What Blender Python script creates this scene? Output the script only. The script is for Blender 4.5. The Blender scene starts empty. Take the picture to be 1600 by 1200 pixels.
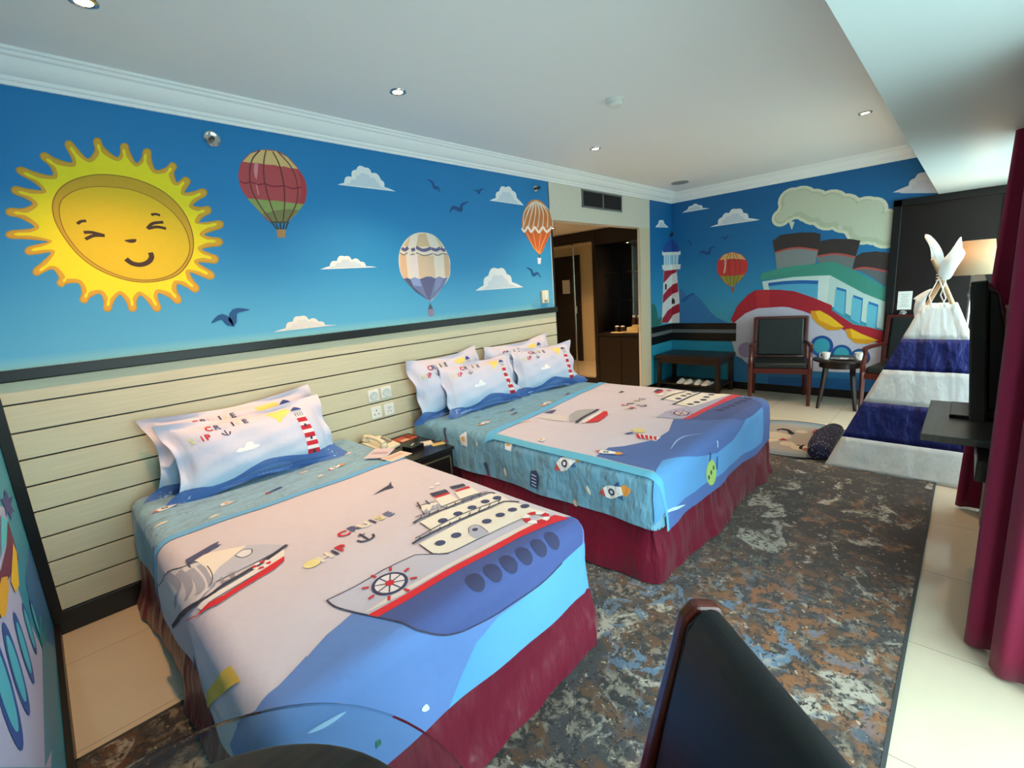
import bpy, bmesh, math, random
from mathutils import Vector, Matrix
from mathutils.geometry import tessellate_polygon
random.seed(7)
C = bpy.context.scene
COL = C.collection
PI = math.pi

# ------------------------------------------------------------------ camera
FPX = 729.9
CAMLOC = Vector((0.1796, -3.0578, 1.4842))
RW = Matrix(((0.6921111163256398, -0.7184260329297747, -0.06961492560696313),
             (0.18804120010413916, 0.08635141012382981, 0.9783577776217768),
             (-0.6968663499709769, -0.6902227677919736, 0.19485846427526765)))   # world -> camera
cam_d = bpy.data.cameras.new('camera'); cam = bpy.data.objects.new('camera', cam_d); COL.objects.link(cam)
cam_d.sensor_fit = 'HORIZONTAL'; cam_d.sensor_width = 36.0; cam_d.lens = FPX/1600*36.0
cam_d.clip_start = 0.02; cam_d.clip_end = 100
cam.matrix_world = Matrix.Translation(CAMLOC) @ RW.transposed().to_4x4()
C.camera = cam

# ------------------------------------------------------------------ light and exposure
C.view_settings.view_transform = 'Standard'; C.view_settings.look = 'None'
C.view_settings.gamma = 1.0; C.view_settings.use_curve_mapping = False
C.view_settings.exposure = 0.35
try: C.display_settings.display_device = 'sRGB'
except Exception: pass
world = bpy.data.worlds.new('daylight'); C.world = world; world.use_nodes = True
bg = world.node_tree.nodes['Background']
bg.inputs[1].default_value = 6.9
_n = world.node_tree.nodes; _k = world.node_tree.links
_tc = _n.new('ShaderNodeTexCoord'); _sp = _n.new('ShaderNodeSeparateXYZ'); _cr = _n.new('ShaderNodeValToRGB'); _mr = _n.new('ShaderNodeMapRange')
_mr.inputs['From Min'].default_value = -0.25; _mr.inputs['From Max'].default_value = 0.25
_k.new(_tc.outputs['Generated'], _sp.inputs[0]); _k.new(_sp.outputs['Z'], _mr.inputs[0]); _k.new(_mr.outputs[0], _cr.inputs[0]); _k.new(_cr.outputs[0], bg.inputs[0])
_cr.color_ramp.elements[0].color = (0.41, 0.55, 0.56, 1); _cr.color_ramp.elements[1].color = (0.82, 0.98, 1.0, 1)   # street below, bright sky above
C.cycles.max_bounces = 10; C.cycles.diffuse_bounces = 5; C.cycles.glossy_bounces = 4
C.cycles.transmission_bounces = 8; C.cycles.transparent_max_bounces = 12
C.cycles.caustics_reflective = False; C.cycles.caustics_refractive = False
C.cycles.sample_clamp_indirect = 6.0

L = 6.6076       # far wall x
YW = -3.50       # window wall y
ZC = 2.62        # ceiling
ZS = 2.118       # soffit underside
YS = -2.743      # soffit edge
XO1, XO2 = 3.965, 5.73   # opening in the headboard wall
ZO = 2.15
WIN = [(0.1, 2.33, 0.05, 2.10), (3.98, 6.3, 0.05, 2.10)]
def portal(x0, x1, z0, z1):
    d = bpy.data.lights.new('window_portal', 'AREA'); d.shape = 'RECTANGLE'; d.size = x1-x0; d.size_y = z1-z0
    o = bpy.data.objects.new('window_portal', d); COL.objects.link(o)
    o.location = ((x0+x1)/2, YW-0.10, (z0+z1)/2); o.rotation_euler = (PI/2, 0, 0)   # emits towards +y
    o.rotation_euler = (-PI/2, 0, 0); o.rotation_euler = (PI/2, 0, PI)
    d.cycles.is_portal = True
    return o
for w in WIN: portal(*w)

# ------------------------------------------------------------------ helpers
def lin(c):
    if isinstance(c, str):
        c = c.lstrip('#'); c = [int(c[i:i+2], 16)/255 for i in (0, 2, 4)]
    return tuple((x/12.92 if x <= 0.04045 else ((x+0.055)/1.055)**2.4) for x in c[:3])
MATS = {}
def mat(name, color='#808080', rough=0.6, metal=0.0, spec=0.5, bump=None, vary=None, emit=None, sheen=0, coat=0, trans=0, ior=1.45, attr=False, transl=0, bstr=0.2):
    if name in MATS: return MATS[name]
    m = bpy.data.materials.new(name); m.use_nodes = True; nt = m.node_tree; N = nt.nodes; K = nt.links
    b = N['Principled BSDF']; c = lin(color)
    b.inputs['Base Color'].default_value = (*c, 1); b.inputs['Roughness'].default_value = rough
    b.inputs['Metallic'].default_value = metal; b.inputs['Specular IOR Level'].default_value = spec
    b.inputs['IOR'].default_value = ior
    if sheen: b.inputs['Sheen Weight'].default_value = sheen
    if coat: b.inputs['Coat Weight'].default_value = coat
    if trans: b.inputs['Transmission Weight'].default_value = trans
    if emit: b.inputs['Emission Color'].default_value = (*lin(emit[0]), 1); b.inputs['Emission Strength'].default_value = emit[1]
    tc = N.new('ShaderNodeTexCoord')
    src = None
    if attr:
        a = N.new('ShaderNodeAttribute'); a.attribute_name = 'print'; src = a.outputs['Color']
        K.new(src, b.inputs['Base Color'])
    if vary:      # (scale, amount, (sx,sy,sz))
        mp = N.new('ShaderNodeMapping'); mp.inputs['Scale'].default_value = vary[2]; K.new(tc.outputs['Object'], mp.inputs[0])
        n = N.new('ShaderNodeTexNoise'); n.inputs['Scale'].default_value = vary[0]; n.inputs['Detail'].default_value = 5
        K.new(mp.outputs[0], n.inputs['Vector'])
        mr = N.new('ShaderNodeMapRange'); mr.inputs['From Min'].default_value = 0.3; mr.inputs['From Max'].default_value = 0.7
        mr.inputs['To Min'].default_value = 1-vary[1]; mr.inputs['To Max'].default_value = 1+vary[1]; K.new(n.outputs[0], mr.inputs[0])
        hs = N.new('ShaderNodeHueSaturation'); K.new(mr.outputs[0], hs.inputs['Value'])
        if src: K.new(src, hs.inputs['Color'])
        else: hs.inputs['Color'].default_value = (*c, 1)
        K.new(hs.outputs[0], b.inputs['Base Color']); src = hs.outputs[0]
    if bump:      # (scale, distance, (sx,sy,sz))
        mp = N.new('ShaderNodeMapping'); mp.inputs['Scale'].default_value = bump[2] if len(bump) > 2 else (1, 1, 1)
        K.new(tc.outputs['Object'], mp.inputs[0])
        n = N.new('ShaderNodeTexNoise'); n.inputs['Scale'].default_value = bump[0]; n.inputs['Detail'].default_value = 3
        K.new(mp.outputs[0], n.inputs['Vector'])
        bp = N.new('ShaderNodeBump'); bp.inputs['Strength'].default_value = bstr; bp.inputs['Distance'].default_value = bump[1]
        K.new(n.outputs[0], bp.inputs['Height']); K.new(bp.outputs[0], b.inputs['Normal'])
    if transl:
        t = N.new('ShaderNodeBsdfTranslucent'); mx = N.new('ShaderNodeMixShader'); mx.inputs[0].default_value = transl
        if src: K.new(src, t.inputs[0])
        else: t.inputs[0].default_value = (*c, 1)
        K.new(b.outputs[0], mx.inputs[1]); K.new(t.outputs[0], mx.inputs[2]); K.new(mx.outputs[0], N['Material Output'].inputs[0])
    MATS[name] = m
    return m

def empty(name, loc=(0, 0, 0), rz=0.0, label=None, cat=None, group=None):
    o = bpy.data.objects.new(name, None); COL.objects.link(o); o.location = loc; o.rotation_euler = (0, 0, rz); o.empty_display_size = 0.1
    tag(o, label, cat, group); return o
def tag(o, label=None, cat=None, group=None, kind=None):
    if label: o['label'] = label
    if cat: o['category'] = cat
    if group: o['group'] = group
    if kind: o['kind'] = kind
    return o
def mk(name, bm, m, parent=None, smooth=False, bevel=0, seg=2, world=False, label=None, autos=None):
    """link one bmesh as one mesh object; world=True: vertices are in world space, shift them to the parent's"""
    me = bpy.data.meshes.new(name)
    if world and parent is not None:
        pm = Matrix.Translation(parent.location) @ parent.rotation_euler.to_matrix().to_4x4()
        if parent.parent: pm = Matrix.Translation(parent.parent.location) @ parent.parent.rotation_euler.to_matrix().to_4x4() @ pm
        bmesh.ops.transform(bm, matrix=pm.inverted(), verts=bm.verts)
    bmesh.ops.recalc_face_normals(bm, faces=bm.faces) if not getattr(bm, 'keep', False) and autos != 'keep' else None
    bm.to_mesh(me); bm.free()
    for mm in (m if isinstance(m, (list, tuple)) else [m]): me.materials.append(mm)
    o = bpy.data.objects.new(name, me); COL.objects.link(o)
    if parent is not None: o.parent = parent
    if smooth:
        for p in me.polygons: p.use_smooth = True
        try: me.set_sharp_from_angle(angle=math.radians(40))
        except Exception: pass
    if bevel:
        md = o.modifiers.new('bevel', 'BEVEL'); md.width = bevel; md.segments = seg; md.limit_method = 'ANGLE'; md.angle_limit = 0.6
    if label: o['label'] = label
    return o
def nb(): return bmesh.new()
def box(bm, x0, x1, y0, y1, z0, z1, mi=0, M=None):
    vs = [bm.verts.new((x, y, z)) for x in (x0, x1) for y in (y0, y1) for z in (z0, z1)]
    for f in ((0, 1, 3, 2), (4, 6, 7, 5), (0, 4, 5, 1), (2, 3, 7, 6), (0, 2, 6, 4), (1, 5, 7, 3)):
        fc = bm.faces.new([vs[i] for i in f]); fc.material_index = mi
    if M is not None: bmesh.ops.transform(bm, matrix=M, verts=vs)
    return bm
def bx(*a, **k): return box(nb(), *a, **k)
def tube(bm, pts, rad, seg=10, cap=True, mi=0, flat=1.0):
    pts = [Vector(p) for p in pts]; n = len(pts)
    rad = rad if isinstance(rad, (list, tuple)) else [rad]*n
    rings = []; up = None
    for i, p in enumerate(pts):
        t = (pts[min(i+1, n-1)]-pts[max(i-1, 0)]).normalized()
        if up is None:
            up = Vector((0, 0, 1)) if abs(t.z) < 0.9 else Vector((1, 0, 0))
        a = t.cross(up).normalized(); up = a.cross(t).normalized()
        rings.append([bm.verts.new(p + (a*math.cos(k*2*PI/seg) + up*math.sin(k*2*PI/seg)*flat)*rad[i]) for k in range(seg)])
    for i in range(n-1):
        for k in range(seg):
            f = bm.faces.new((rings[i][k], rings[i][(k+1) % seg], rings[i+1][(k+1) % seg], rings[i+1][k])); f.material_index = mi
    if cap:
        for r in (rings[0][::-1], rings[-1]): bm.faces.new(r).material_index = mi
    return bm
def lathe(bm, prof, c=(0, 0, 0), seg=32, cap=True):
    rings = []
    for r, z in prof:
        rings.append([bm.verts.new((c[0]+r*math.cos(k*2*PI/seg), c[1]+r*math.sin(k*2*PI/seg), c[2]+z)) for k in range(seg)])
    for i in range(len(rings)-1):
        for k in range(seg): bm.faces.new((rings[i][k], rings[i][(k+1) % seg], rings[i+1][(k+1) % seg], rings[i+1][k]))
    if cap:
        if prof[0][0] > 1e-4: bm.faces.new(rings[0][::-1])
        if prof[-1][0] > 1e-4: bm.faces.new(rings[-1])
    return bm
def prism(bm, poly, h0, h1, ax='z', mi=0):
    """extrude a 2-D outline along an axis"""
    def P(a, b, h): return {'z': (a, b, h), 'y': (a, h, b), 'x': (h, a, b)}[ax]
    A = [bm.verts.new(P(a, b, h0)) for a, b in poly]; B = [bm.verts.new(P(a, b, h1)) for a, b in poly]; n = len(poly)
    bm.faces.new(A).material_index = mi; bm.faces.new(B[::-1]).material_index = mi
    for i in range(n): bm.faces.new((A[i], B[i], B[(i+1) % n], A[(i+1) % n])).material_index = mi
    return bm
def cat(pts, closed=True, sub=5):
    n = len(pts); out = []
    rng = range(n) if closed else range(n-1)
    for i in rng:
        g = (lambda k: pts[k % n]) if closed else (lambda k: pts[max(0, min(n-1, k))])
        p0, p1, p2, p3 = g(i-1), g(i), g(i+1), g(i+2)
        for s in range(sub):
            t = s/sub; r = []
            for q in (0, 1):
                r.append(0.5*((2*p1[q]) + (-p0[q]+p2[q])*t + (2*p0[q]-5*p1[q]+4*p2[q]-p3[q])*t*t + (-p0[q]+3*p1[q]-3*p2[q]+p3[q])*t**3))
            out.append(tuple(r))
    if not closed: out.append(tuple(pts[-1]))
    return out
def ray(u, v):
    return RW.transposed() @ Vector((u-800, 600-v, -FPX))
def project(P):
    q = RW @ (Vector(P)-CAMLOC); return 800+FPX*q.x/-q.z, 600-FPX*q.y/-q.z

class Surface:
    """a printed surface: 2-D outlines (a, b) laid on it as thin coloured patches that belong to the same mesh"""
    def __init__(s): s.v = []; s.f = []; s.c = []; s.mi = []; s.n = 0; s.grid = None; s.eps = 0.00002; s.lay = 0.0005; s.l0 = 0.0
    def tri(s, pts):
        if len(pts) < 3: return [], []
        ar = 0
        for i in range(len(pts)):
            x0, y0 = pts[i]; x1, y1 = pts[(i+1) % len(pts)]; ar += x0*y1-x1*y0
        if ar < 0: pts = pts[::-1]
        T = tessellate_polygon([[Vector((a, b, 0)) for a, b in pts]])
        return pts, T
    def add(s, pts, color, off, mi=0):
        pts, T = s.tri(pts)
        if not T: return
        c = lin(color) if isinstance(color, (str, tuple, list)) else None
        if s.grid is None:
            b0 = len(s.v)
            for a, b in pts: s.v.append(s.map(a, b, off))
            for t in T: s.f.append([b0+i for i in t]); s.c.append([c]*3); s.mi.append(mi)
            return
        bm = nb(); vs = [bm.verts.new((a, b, 0)) for a, b in pts]
        for t in T:
            try: bm.faces.new([vs[i] for i in t])
            except ValueError: pass
        us = [p[0] for p in pts]; ws = [p[1] for p in pts]
        for axis, lines in enumerate(s.grid):
            lo, hi = (min(us), max(us)) if axis == 0 else (min(ws), max(ws))
            no = (1, 0, 0) if axis == 0 else (0, 1, 0)
            for g in lines:
                if lo < g < hi:
                    co = (g, 0, 0) if axis == 0 else (0, g, 0)
                    bmesh.ops.bisect_plane(bm, geom=list(bm.verts)+list(bm.edges)+list(bm.faces), plane_co=co, plane_no=no)
        b0 = len(s.v); bm.verts.index_update()
        for v in bm.verts: s.v.append(s.map(v.co.x, v.co.y, off))
        for f in bm.faces:
            idx = [v.index for v in f.verts]
            s.f.append([b0+i for i in idx])
            s.c.append([c if c else color(v.co.x, v.co.y) for v in f.verts]); s.mi.append(mi)
        bm.free()
    def draw(s, pts, color, l=1, smooth=False, mi=0):
        s.n += 1
        if smooth: pts = cat(pts)
        if getattr(s, 'lim', None) is not None and min(p[1] for p in pts) < 2.09:
            pts = clip_low(pts, s.lim)
            if len(pts) < 3: return
        s.add(pts, color, s.l0 + l*s.lay + s.n*s.eps, mi)
    def stroke(s, pts, w, color, l=2, smooth=False, taper=False, sub=4):
        if smooth: pts = cat(pts, closed=False, sub=sub)
        n = len(pts); A = []; B = []
        for i in range(n):
            p, q = pts[max(i-1, 0)], pts[min(i+1, n-1)]
            dx, dy = q[0]-p[0], q[1]-p[1]; d = math.hypot(dx, dy) or 1
            k = w/2*(math.sin(PI*(i+0.35)/(n-0.3)) if taper else 1)
            A.append((pts[i][0]-dy/d*k, pts[i][1]+dx/d*k)); B.append((pts[i][0]+dy/d*k, pts[i][1]-dx/d*k))
        s.n += 1
        for i in range(n-1): s.add([A[i], A[i+1], B[i+1], B[i]], color, s.l0+l*s.lay+s.n*s.eps)
    # pixel-traced versions: t = (offset x, offset y, scale) of the crop the outline was read in
    def P(s, pts, t): return [s.px(t[0]+x/t[2], t[1]+y/t[2]) for x, y in pts]
    def d(s, t, pts, color, l=1, smooth=False): s.draw(cat(s.P(pts, t)) if smooth else s.P(pts, t), color, l)
    def k(s, t, pts, w, color, l=2, smooth=True, taper=False): s.stroke(s.P(pts, t), w, color, l, smooth, taper)
    def e(s, t, cx, cy, r, color, l=1, ry=None, n=20):
        """a circle (radius r, ry in metres) about the traced centre"""
        a, b = s.P([(cx, cy)], t)[0]; ry = ry or r
        s.draw([(a+r*math.cos(i*2*PI/n), b+ry*math.sin(i*2*PI/n)) for i in range(n)], color, l)
    def obj(s, name, mats, parent=None, smooth=False, weld=False):
        me = bpy.data.meshes.new(name); me.from_pydata([tuple(v) for v in s.v], [], s.f)
        for m in mats: me.materials.append(m)
        at = me.color_attributes.new('print', 'FLOAT_COLOR', 'CORNER')
        i = 0
        for p, cs, mi in zip(me.polygons, s.c, s.mi):
            p.material_index = mi; p.use_smooth = smooth
            for c in cs: at.data[i].color = (*c, 1) if c else (1, 1, 1, 1); i += 1
        o = bpy.data.objects.new(name, me); COL.objects.link(o)
        if parent is not None: o.parent = parent
        return o
class WallY(Surface):      # plane y = val, faces -y;  (a, b) = (x, z)
    def __init__(s, val=0.0): super().__init__(); s.val = val
    def map(s, a, b, off): return Vector((a, s.val-off, b))
    def px(s, u, v):
        r = ray(u, v); t = (s.val-CAMLOC.y)/r.y; return (CAMLOC.x+r.x*t, CAMLOC.z+r.z*t)
class WallX(Surface):      # plane x = val; (a, b) = (y, z); sign: direction it faces
    def __init__(s, val, sg=-1): super().__init__(); s.val = val; s.sg = sg
    def map(s, a, b, off): return Vector((s.val+s.sg*off, a, b))
    def px(s, u, v):
        r = ray(u, v); t = (s.val-CAMLOC.x)/r.x; return (CAMLOC.y+r.y*t, CAMLOC.z+r.z*t)
def clip_low(pts, lim):
    out = []
    for i in range(len(pts)):
        p, q = pts[i], pts[(i+1) % len(pts)]; ip, iq = p[0] >= lim, q[0] >= lim
        if ip: out.append(p)
        if ip != iq: u = (lim-p[0])/(q[0]-p[0]); out.append((lim, p[1]+u*(q[1]-p[1])))
    return out
def rect(a0, a1, b0, b1): return [(a0, b0), (a1, b0), (a1, b1), (a0, b1)]

# ------------------------------------------------------------------ shared materials
M_ceil = mat('ceiling_paint', '#f3f4f1', 0.75, bump=(90, 0.0006))
M_white = mat('white_plaster', '#f7faf8', 0.6)
M_cream = mat('cream_paint', '#d9d6c6', 0.7, bump=(60, 0.0004))
M_print = mat('mural_print', attr=True, rough=0.55, bump=(500, 0.0003), vary=(30, 0.02, (1, 1, 1)))
M_black = mat('black_lacquered_wood', '#0d0c0d', 0.35, vary=(14, 0.2, (1, 6, 1)))
M_dark = mat('espresso_veneer', '#150d0b', 0.3, vary=(10, 0.35, (1, 1, 9)))
M_mahog = mat('mahogany', '#4a1710', 0.28, vary=(16, 0.4, (6, 6, 1)), coat=0.3)
M_walnut = mat('dark_walnut', '#22130e', 0.35, vary=(14, 0.35, (6, 6, 1)))
M_leather = mat('black_leather', '#15171a', 0.38, bump=(160, 0.001))
M_chrome = mat('brushed_chrome', '#c9c9c6', 0.22, 1.0)
M_brass = mat('champagne_metal', '#9a8466', 0.4, 0.9)
M_plastic = mat('white_plastic', '#e8e8e2', 0.4)
M_porc = mat('white_porcelain', '#f0efea', 0.15)
M_tv = mat('tv_black', '#050506', 0.3)
M_burg = mat('burgundy_satin', '#6a0c28', 0.36, sheen=0.1, bump=(11, 0.05, (1, 1, 0.25)), bstr=0.6)

def sky_mat(name, stops, axis='Z', z0=1.29, z1=2.5):
    m = bpy.data.materials.new(name); m.use_nodes = True; N = m.node_tree.nodes; K = m.node_tree.links; b = N['Principled BSDF']
    b.inputs['Roughness'].default_value = 0.55
    tc = N.new('ShaderNodeTexCoord'); sp = N.new('ShaderNodeSeparateXYZ'); K.new(tc.outputs['Object'], sp.inputs[0])
    mr = N.new('ShaderNodeMapRange'); mr.inputs['From Min'].default_value = z0; mr.inputs['From Max'].default_value = z1; K.new(sp.outputs[axis], mr.inputs[0])
    cr = N.new('ShaderNodeValToRGB'); K.new(mr.outputs[0], cr.inputs[0]); el = cr.color_ramp.elements
    for i, (p, c) in enumerate(stops):
        e = el[i] if i < 2 else el.new(p)
        e.position = p; e.color = (*lin(c), 1)
    K.new(cr.outputs[0], b.inputs['Base Color'])
    n = N.new('ShaderNodeTexNoise'); n.inputs['Scale'].default_value = 500; K.new(tc.outputs['Object'], n.inputs['Vector'])
    bp = N.new('ShaderNodeBump'); bp.inputs['Strength'].default_value = 0.15; bp.inputs['Distance'].default_value = 0.0004
    K.new(n.outputs[0], bp.inputs['Height']); K.new(bp.outputs[0], b.inputs['Normal'])
    return m
M_sky = sky_mat('painted_sky', [(0.0, '#8fd0d8'), (1.0, '#087ab8'), (0.05, '#58b0d8'), (0.35, '#2a90c8'), (0.7, '#0f80c0')])
M_sky2 = sky_mat('painted_sky_and_sea', [(0.0, '#1f9ac0'), (1.0, '#06629e'), (0.2, '#2490ae'), (0.32, '#42a0b6'), (0.5, '#2c8cba'), (0.72, '#106fa8')], z0=0.1, z1=2.4)
# ------------------------------------------------------------------ the room shell
def floor_mat():
    m = bpy.data.materials.new('polished_floor_tiles'); m.use_nodes = True; N = m.node_tree.nodes; K = m.node_tree.links; b = N['Principled BSDF']
    tc = N.new('ShaderNodeTexCoord'); mp = N.new('ShaderNodeMapping'); mp.inputs['Location'].default_value = (-0.548, 0.32, 0); K.new(tc.outputs['Object'], mp.inputs[0])
    br = N.new('ShaderNodeTexBrick'); br.offset = 0; br.inputs['Scale'].default_value = 1.0
    br.inputs['Brick Width'].default_value = 0.615; br.inputs['Row Height'].default_value = 0.615; br.inputs['Mortar Size'].default_value = 0.0016
    br.inputs['Color1'].default_value = (*lin('#d6cab2'), 1); br.inputs['Color2'].default_value = (*lin('#d1c5ad'), 1); br.inputs['Mortar'].default_value = (*lin('#8f897b'), 1)
    K.new(mp.outputs[0], br.inputs['Vector'])
    n = N.new('ShaderNodeTexNoise'); n.inputs['Scale'].default_value = 5; n.inputs['Detail'].default_value = 6; K.new(tc.outputs['Object'], n.inputs['Vector'])
    hs = N.new('ShaderNodeHueSaturation'); mr = N.new('ShaderNodeMapRange'); mr.inputs['To Min'].default_value = 0.92; mr.inputs['To Max'].default_value = 1.06
    K.new(n.outputs[0], mr.inputs[0]); K.new(mr.outputs[0], hs.inputs['Value']); K.new(br.outputs[0], hs.inputs['Color']); K.new(hs.outputs[0], b.inputs['Base Color'])
    b.inputs['Roughness'].default_value = 0.09; b.inputs['Specular IOR Level'].default_value = 0.55
    return m
M_floor = floor_mat()
def struct(name, bm, m, **k):
    o = mk(name, bm, m, **k); o['kind'] = 'structure'; return o
struct('floor', bx(-1.6, L+0.12, YW-0.15, 3.4, -0.1, 0), M_floor)
struct('ceiling', bx(-1.6, L+0.12, YS, 0.12, ZC, ZC+0.1), M_ceil)
struct('ceiling_soffit', bx(-1.6, L+0.12, -3.25, YS, ZS, ZC+0.1), mat('soffit_paint', '#d9e4e2', 0.42, bump=(40, 0.0004)))
struct('ceiling_curtain_pocket', bx(-1.6, L+0.12, YW-0.12, -3.25, 2.30, ZC+0.1), M_ceil)
# window wall: spandrels and piers round the two tall windows
bm = nb()
xs = [-1.6, WIN[0][0], WIN[0][1], WIN[1][0], WIN[1][1], L+0.12]
for i in (0, 2, 4): box(bm, xs[i], xs[i+1], YW-0.12, YW, 0, 2.30)
for w in WIN:
    box(bm, w[0], w[1], YW-0.12, YW, 0, w[2]); box(bm, w[0], w[1], YW-0.12, YW, w[3], 2.30)
struct('wall_window', bm, M_cream)
for n, w in enumerate(WIN, 1):
    bm = nb(); x0, x1, z0, z1 = w; t = 0.045
    nn = 3 if n == 1 else 2
    for i in range(nn+1):
        x = x0+(x1-x0-t)*i/nn; box(bm, x, x+t, YW-0.09, YW-0.03, z0, z1)
    for z in (z0, z1-t): box(bm, x0, x1, YW-0.09, YW-0.03, z, z+t)
    fr = struct('window_%d' % n, bm, mat('window_frame_paint', '#b9bcbc', 0.4, 0.3))
    gm = bpy.data.materials.get('window_glass')
    if gm is None:
        gm = bpy.data.materials.new('window_glass'); gm.use_nodes = True; N = gm.node_tree.nodes; K = gm.node_tree.links
        tr = N.new('ShaderNodeBsdfTransparent'); tr.inputs[0].default_value = (0.93, 0.98, 0.98, 1); gl = N.new('ShaderNodeBsdfGlossy'); gl.inputs['Roughness'].default_value = 0.02
        mx = N.new('ShaderNodeMixShader'); mx.inputs[0].default_value = 0.05
        K.new(tr.outputs[0], mx.inputs[1]); K.new(gl.outputs[0], mx.inputs[2]); K.new(mx.outputs[0], N['Material Output'].inputs[0])
    mk('pane', bx(x0, x1, YW-0.064, YW-0.058, z0, z1), gm, fr)
# the return behind the photographer and the far side of the bay
struct('wall_bay', bx(-1.72, -1.6, YW-0.12, -1.9, 0, ZC+0.1), M_cream)
struct('wall_bay_end', bx(-1.6, -0.14, -2.05, -1.93, 0, ZC+0.1), M_cream)

# crown moulding, swept with a mitre at the far corner
def crown():
    prof = [(0, 2.50), (0.012, 2.50), (0.016, 2.514), (0.026, 2.518), (0.030, 2.532), (0.040, 2.536), (0.062, 2.552), (0.078, 2.576), (0.084, 2.590), (0.100, 2.594), (0.104, 2.606), (0.118, 2.608), (0.118, 2.62), (0, 2.62)]
    bm = nb(); n = len(prof)
    A = [bm.verts.new((-0.14, -d, z)) for d, z in prof]
    B = [bm.verts.new((L-d, -d, z)) for d, z in prof]
    Cc = [bm.verts.new((L-d, YS-0.02, z)) for d, z in prof]
    for R, S in ((A, B), (B, Cc)):
        for i in range(n): bm.faces.new((R[i], S[i], S[(i+1) % n], R[(i+1) % n]))
    bm.faces.new(A[::-1]); bm.faces.new(Cc)
    return bm
struct('trim_1', crown(), M_white, smooth=True)

# ------------------------------------------------------------------ mural helpers
def cloud(S, t, base, tops, col='#e9eef0', shade='#cfdbe6', l=1):
    """base: two end points; tops: the puffs between them, all traced"""
    pts = [base[0]] + tops + [base[1]]
    A = S.P(pts, t); pl = []
    import itertools
    for i in range(len(A)-1):
        p, q = A[i], A[i+1]; dx, dy = q[0]-p[0], q[1]-p[1]; d = math.hypot(dx, dy); nx, ny = -dy/d, dx/d
        if ny < 0 and abs(dx) > abs(dy)*0.2: nx, ny = -nx, -ny
        bul = 0.26 if 0 < i < len(A)-2 else 0.02
        mx = (A[0][0]+A[-1][0])/2; my = min(a[1] for a in A)
        if (p[0]+q[0]-2*mx)*nx + (p[1]+q[1]-2*my)*ny < 0: nx, ny = -nx, -ny
        for s in range(6):
            u = s/6; h = math.sin(PI*u)*bul*d
            pl.append((p[0]+dx*u+nx*h, p[1]+dy*u+ny*h))
    pl.append(A[-1])
    S.draw(pl, col, l)
    cx = sum(p[0] for p in pl)/len(pl); cy = sum(p[1] for p in pl)/len(pl); by = min(A[0][1], A[-1][1])
    S.draw([(cx+(p[0]-cx)*0.72, by+0.008+(p[1]-by)*0.62+(A[-1][1]-A[0][1])*0.0) for p in pl], shade, l+1)
def bird(S, t, pts, w=0.035, col='#16508a', l=1): S.k(t, pts, w, col, l, True, True)

# ------------------------------------------------------------------ headboard wall with the painted sky
W = WallY(0.0)
XB = 3.955         # the blue ends here, cream starts
W.add(rect(-0.14, XB, 0, 2.56), '#ffffff', 0, 1)
W.add(rect(XB, XO1, 0, 2.56), '#d3d1c2', 0); W.add(rect(XB, 5.99, ZO, 2.56), '#d3d1c2', 0)
W.add(rect(XO2, 5.99, 0, ZO), '#d3c5a6', 0); W.add(rect(5.99, L, 0, 2.56), '#ffffff', 0, 2)
W.add(rect(-0.14, L, 2.56, ZC), '#d3d1c2', 0)
T1 = (0, 100, 3.0)
tips = [(450,345),(580,370),(690,395),(820,465),(885,535),(970,595),(990,680),(1050,748),(1045,835),(1025,920),(1005,1000),(930,1065),(845,1120),(745,1160),(625,1162),(500,1162),(385,1120),(275,1040),(155,985),(115,880),(25,800),(25,690),(50,585),(75,490),(190,420),(310,360)]
vals = [(545,435),(638,462),(730,495),(828,552),(868,602),(905,662),(935,742),(958,800),(948,868),(930,932),(892,978),(832,1032),(745,1075),(660,1085),(562,1082),(468,1078),(368,1030),(250,965),(238,885),(222,832),(160,762),(152,655),(195,590),(245,522),(335,462),(412,442)]
def rays(k1, k2, wd):
    c = (570, 775); out = []
    n = len(tips)
    for i in range(n):
        tp, v0, v1 = tips[i], vals[i-1], vals[i]
        tp = (c[0]+(tp[0]-c[0])*k1, c[1]+(tp[1]-c[1])*k1)
        V0 = (c[0]+(v0[0]-c[0])*k2, c[1]+(v0[1]-c[1])*k2); V1 = (c[0]+(v1[0]-c[0])*k2, c[1]+(v1[1]-c[1])*k2)
        m = ((V0[0]+V1[0])/2, (V0[1]+V1[1])/2)
        d = (tp[0]-m[0], tp[1]-m[1]); dl = math.hypot(*d); nx, ny = -d[1]/dl, d[0]/dl
        s0 = 1 if (V0[0]-m[0])*nx+(V0[1]-m[1])*ny > 0 else -1
        out.append(V0)
        for f, wf in ((0.45, 1.25), (0.86, 1.0)): out.append((m[0]+d[0]*f+nx*s0*wd*wf, m[1]+d[1]*f+ny*s0*wd*wf))
        out.append(tp)
        for f, wf in ((0.86, 1.0), (0.45, 1.25)): out.append((m[0]+d[0]*f-nx*s0*wd*wf, m[1]+d[1]*f-ny*s0*wd*wf))
    return out
W.d(T1, rays(1.0, 1.0, 19), '#c8952a', 1, True)
W.d(T1, rays(0.985, 0.99, 15), '#dba62c', 2, True)
W.d(T1, rays(0.93, 0.94, 7), '#f7e312', 3, True)
f1 = [(500,517),(640,540),(770,600),(860,690),(905,800),(900,900),(840,985),(740,1020),(620,1020),(480,975),(370,900),(290,800),(248,710),(250,630),(300,565),(390,527)]
f2 = [(500,575),(620,590),(740,640),(830,715),(880,800),(888,890),(832,972),(740,1010),(620,1010),(490,965),(385,893),(310,800),(278,715),(283,645),(335,600),(410,578)]
def sc(pts, k, c=(575, 775)): return [(c[0]+(x-c[0])*k, c[1]+(y-c[1])*k) for x, y in pts]
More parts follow.
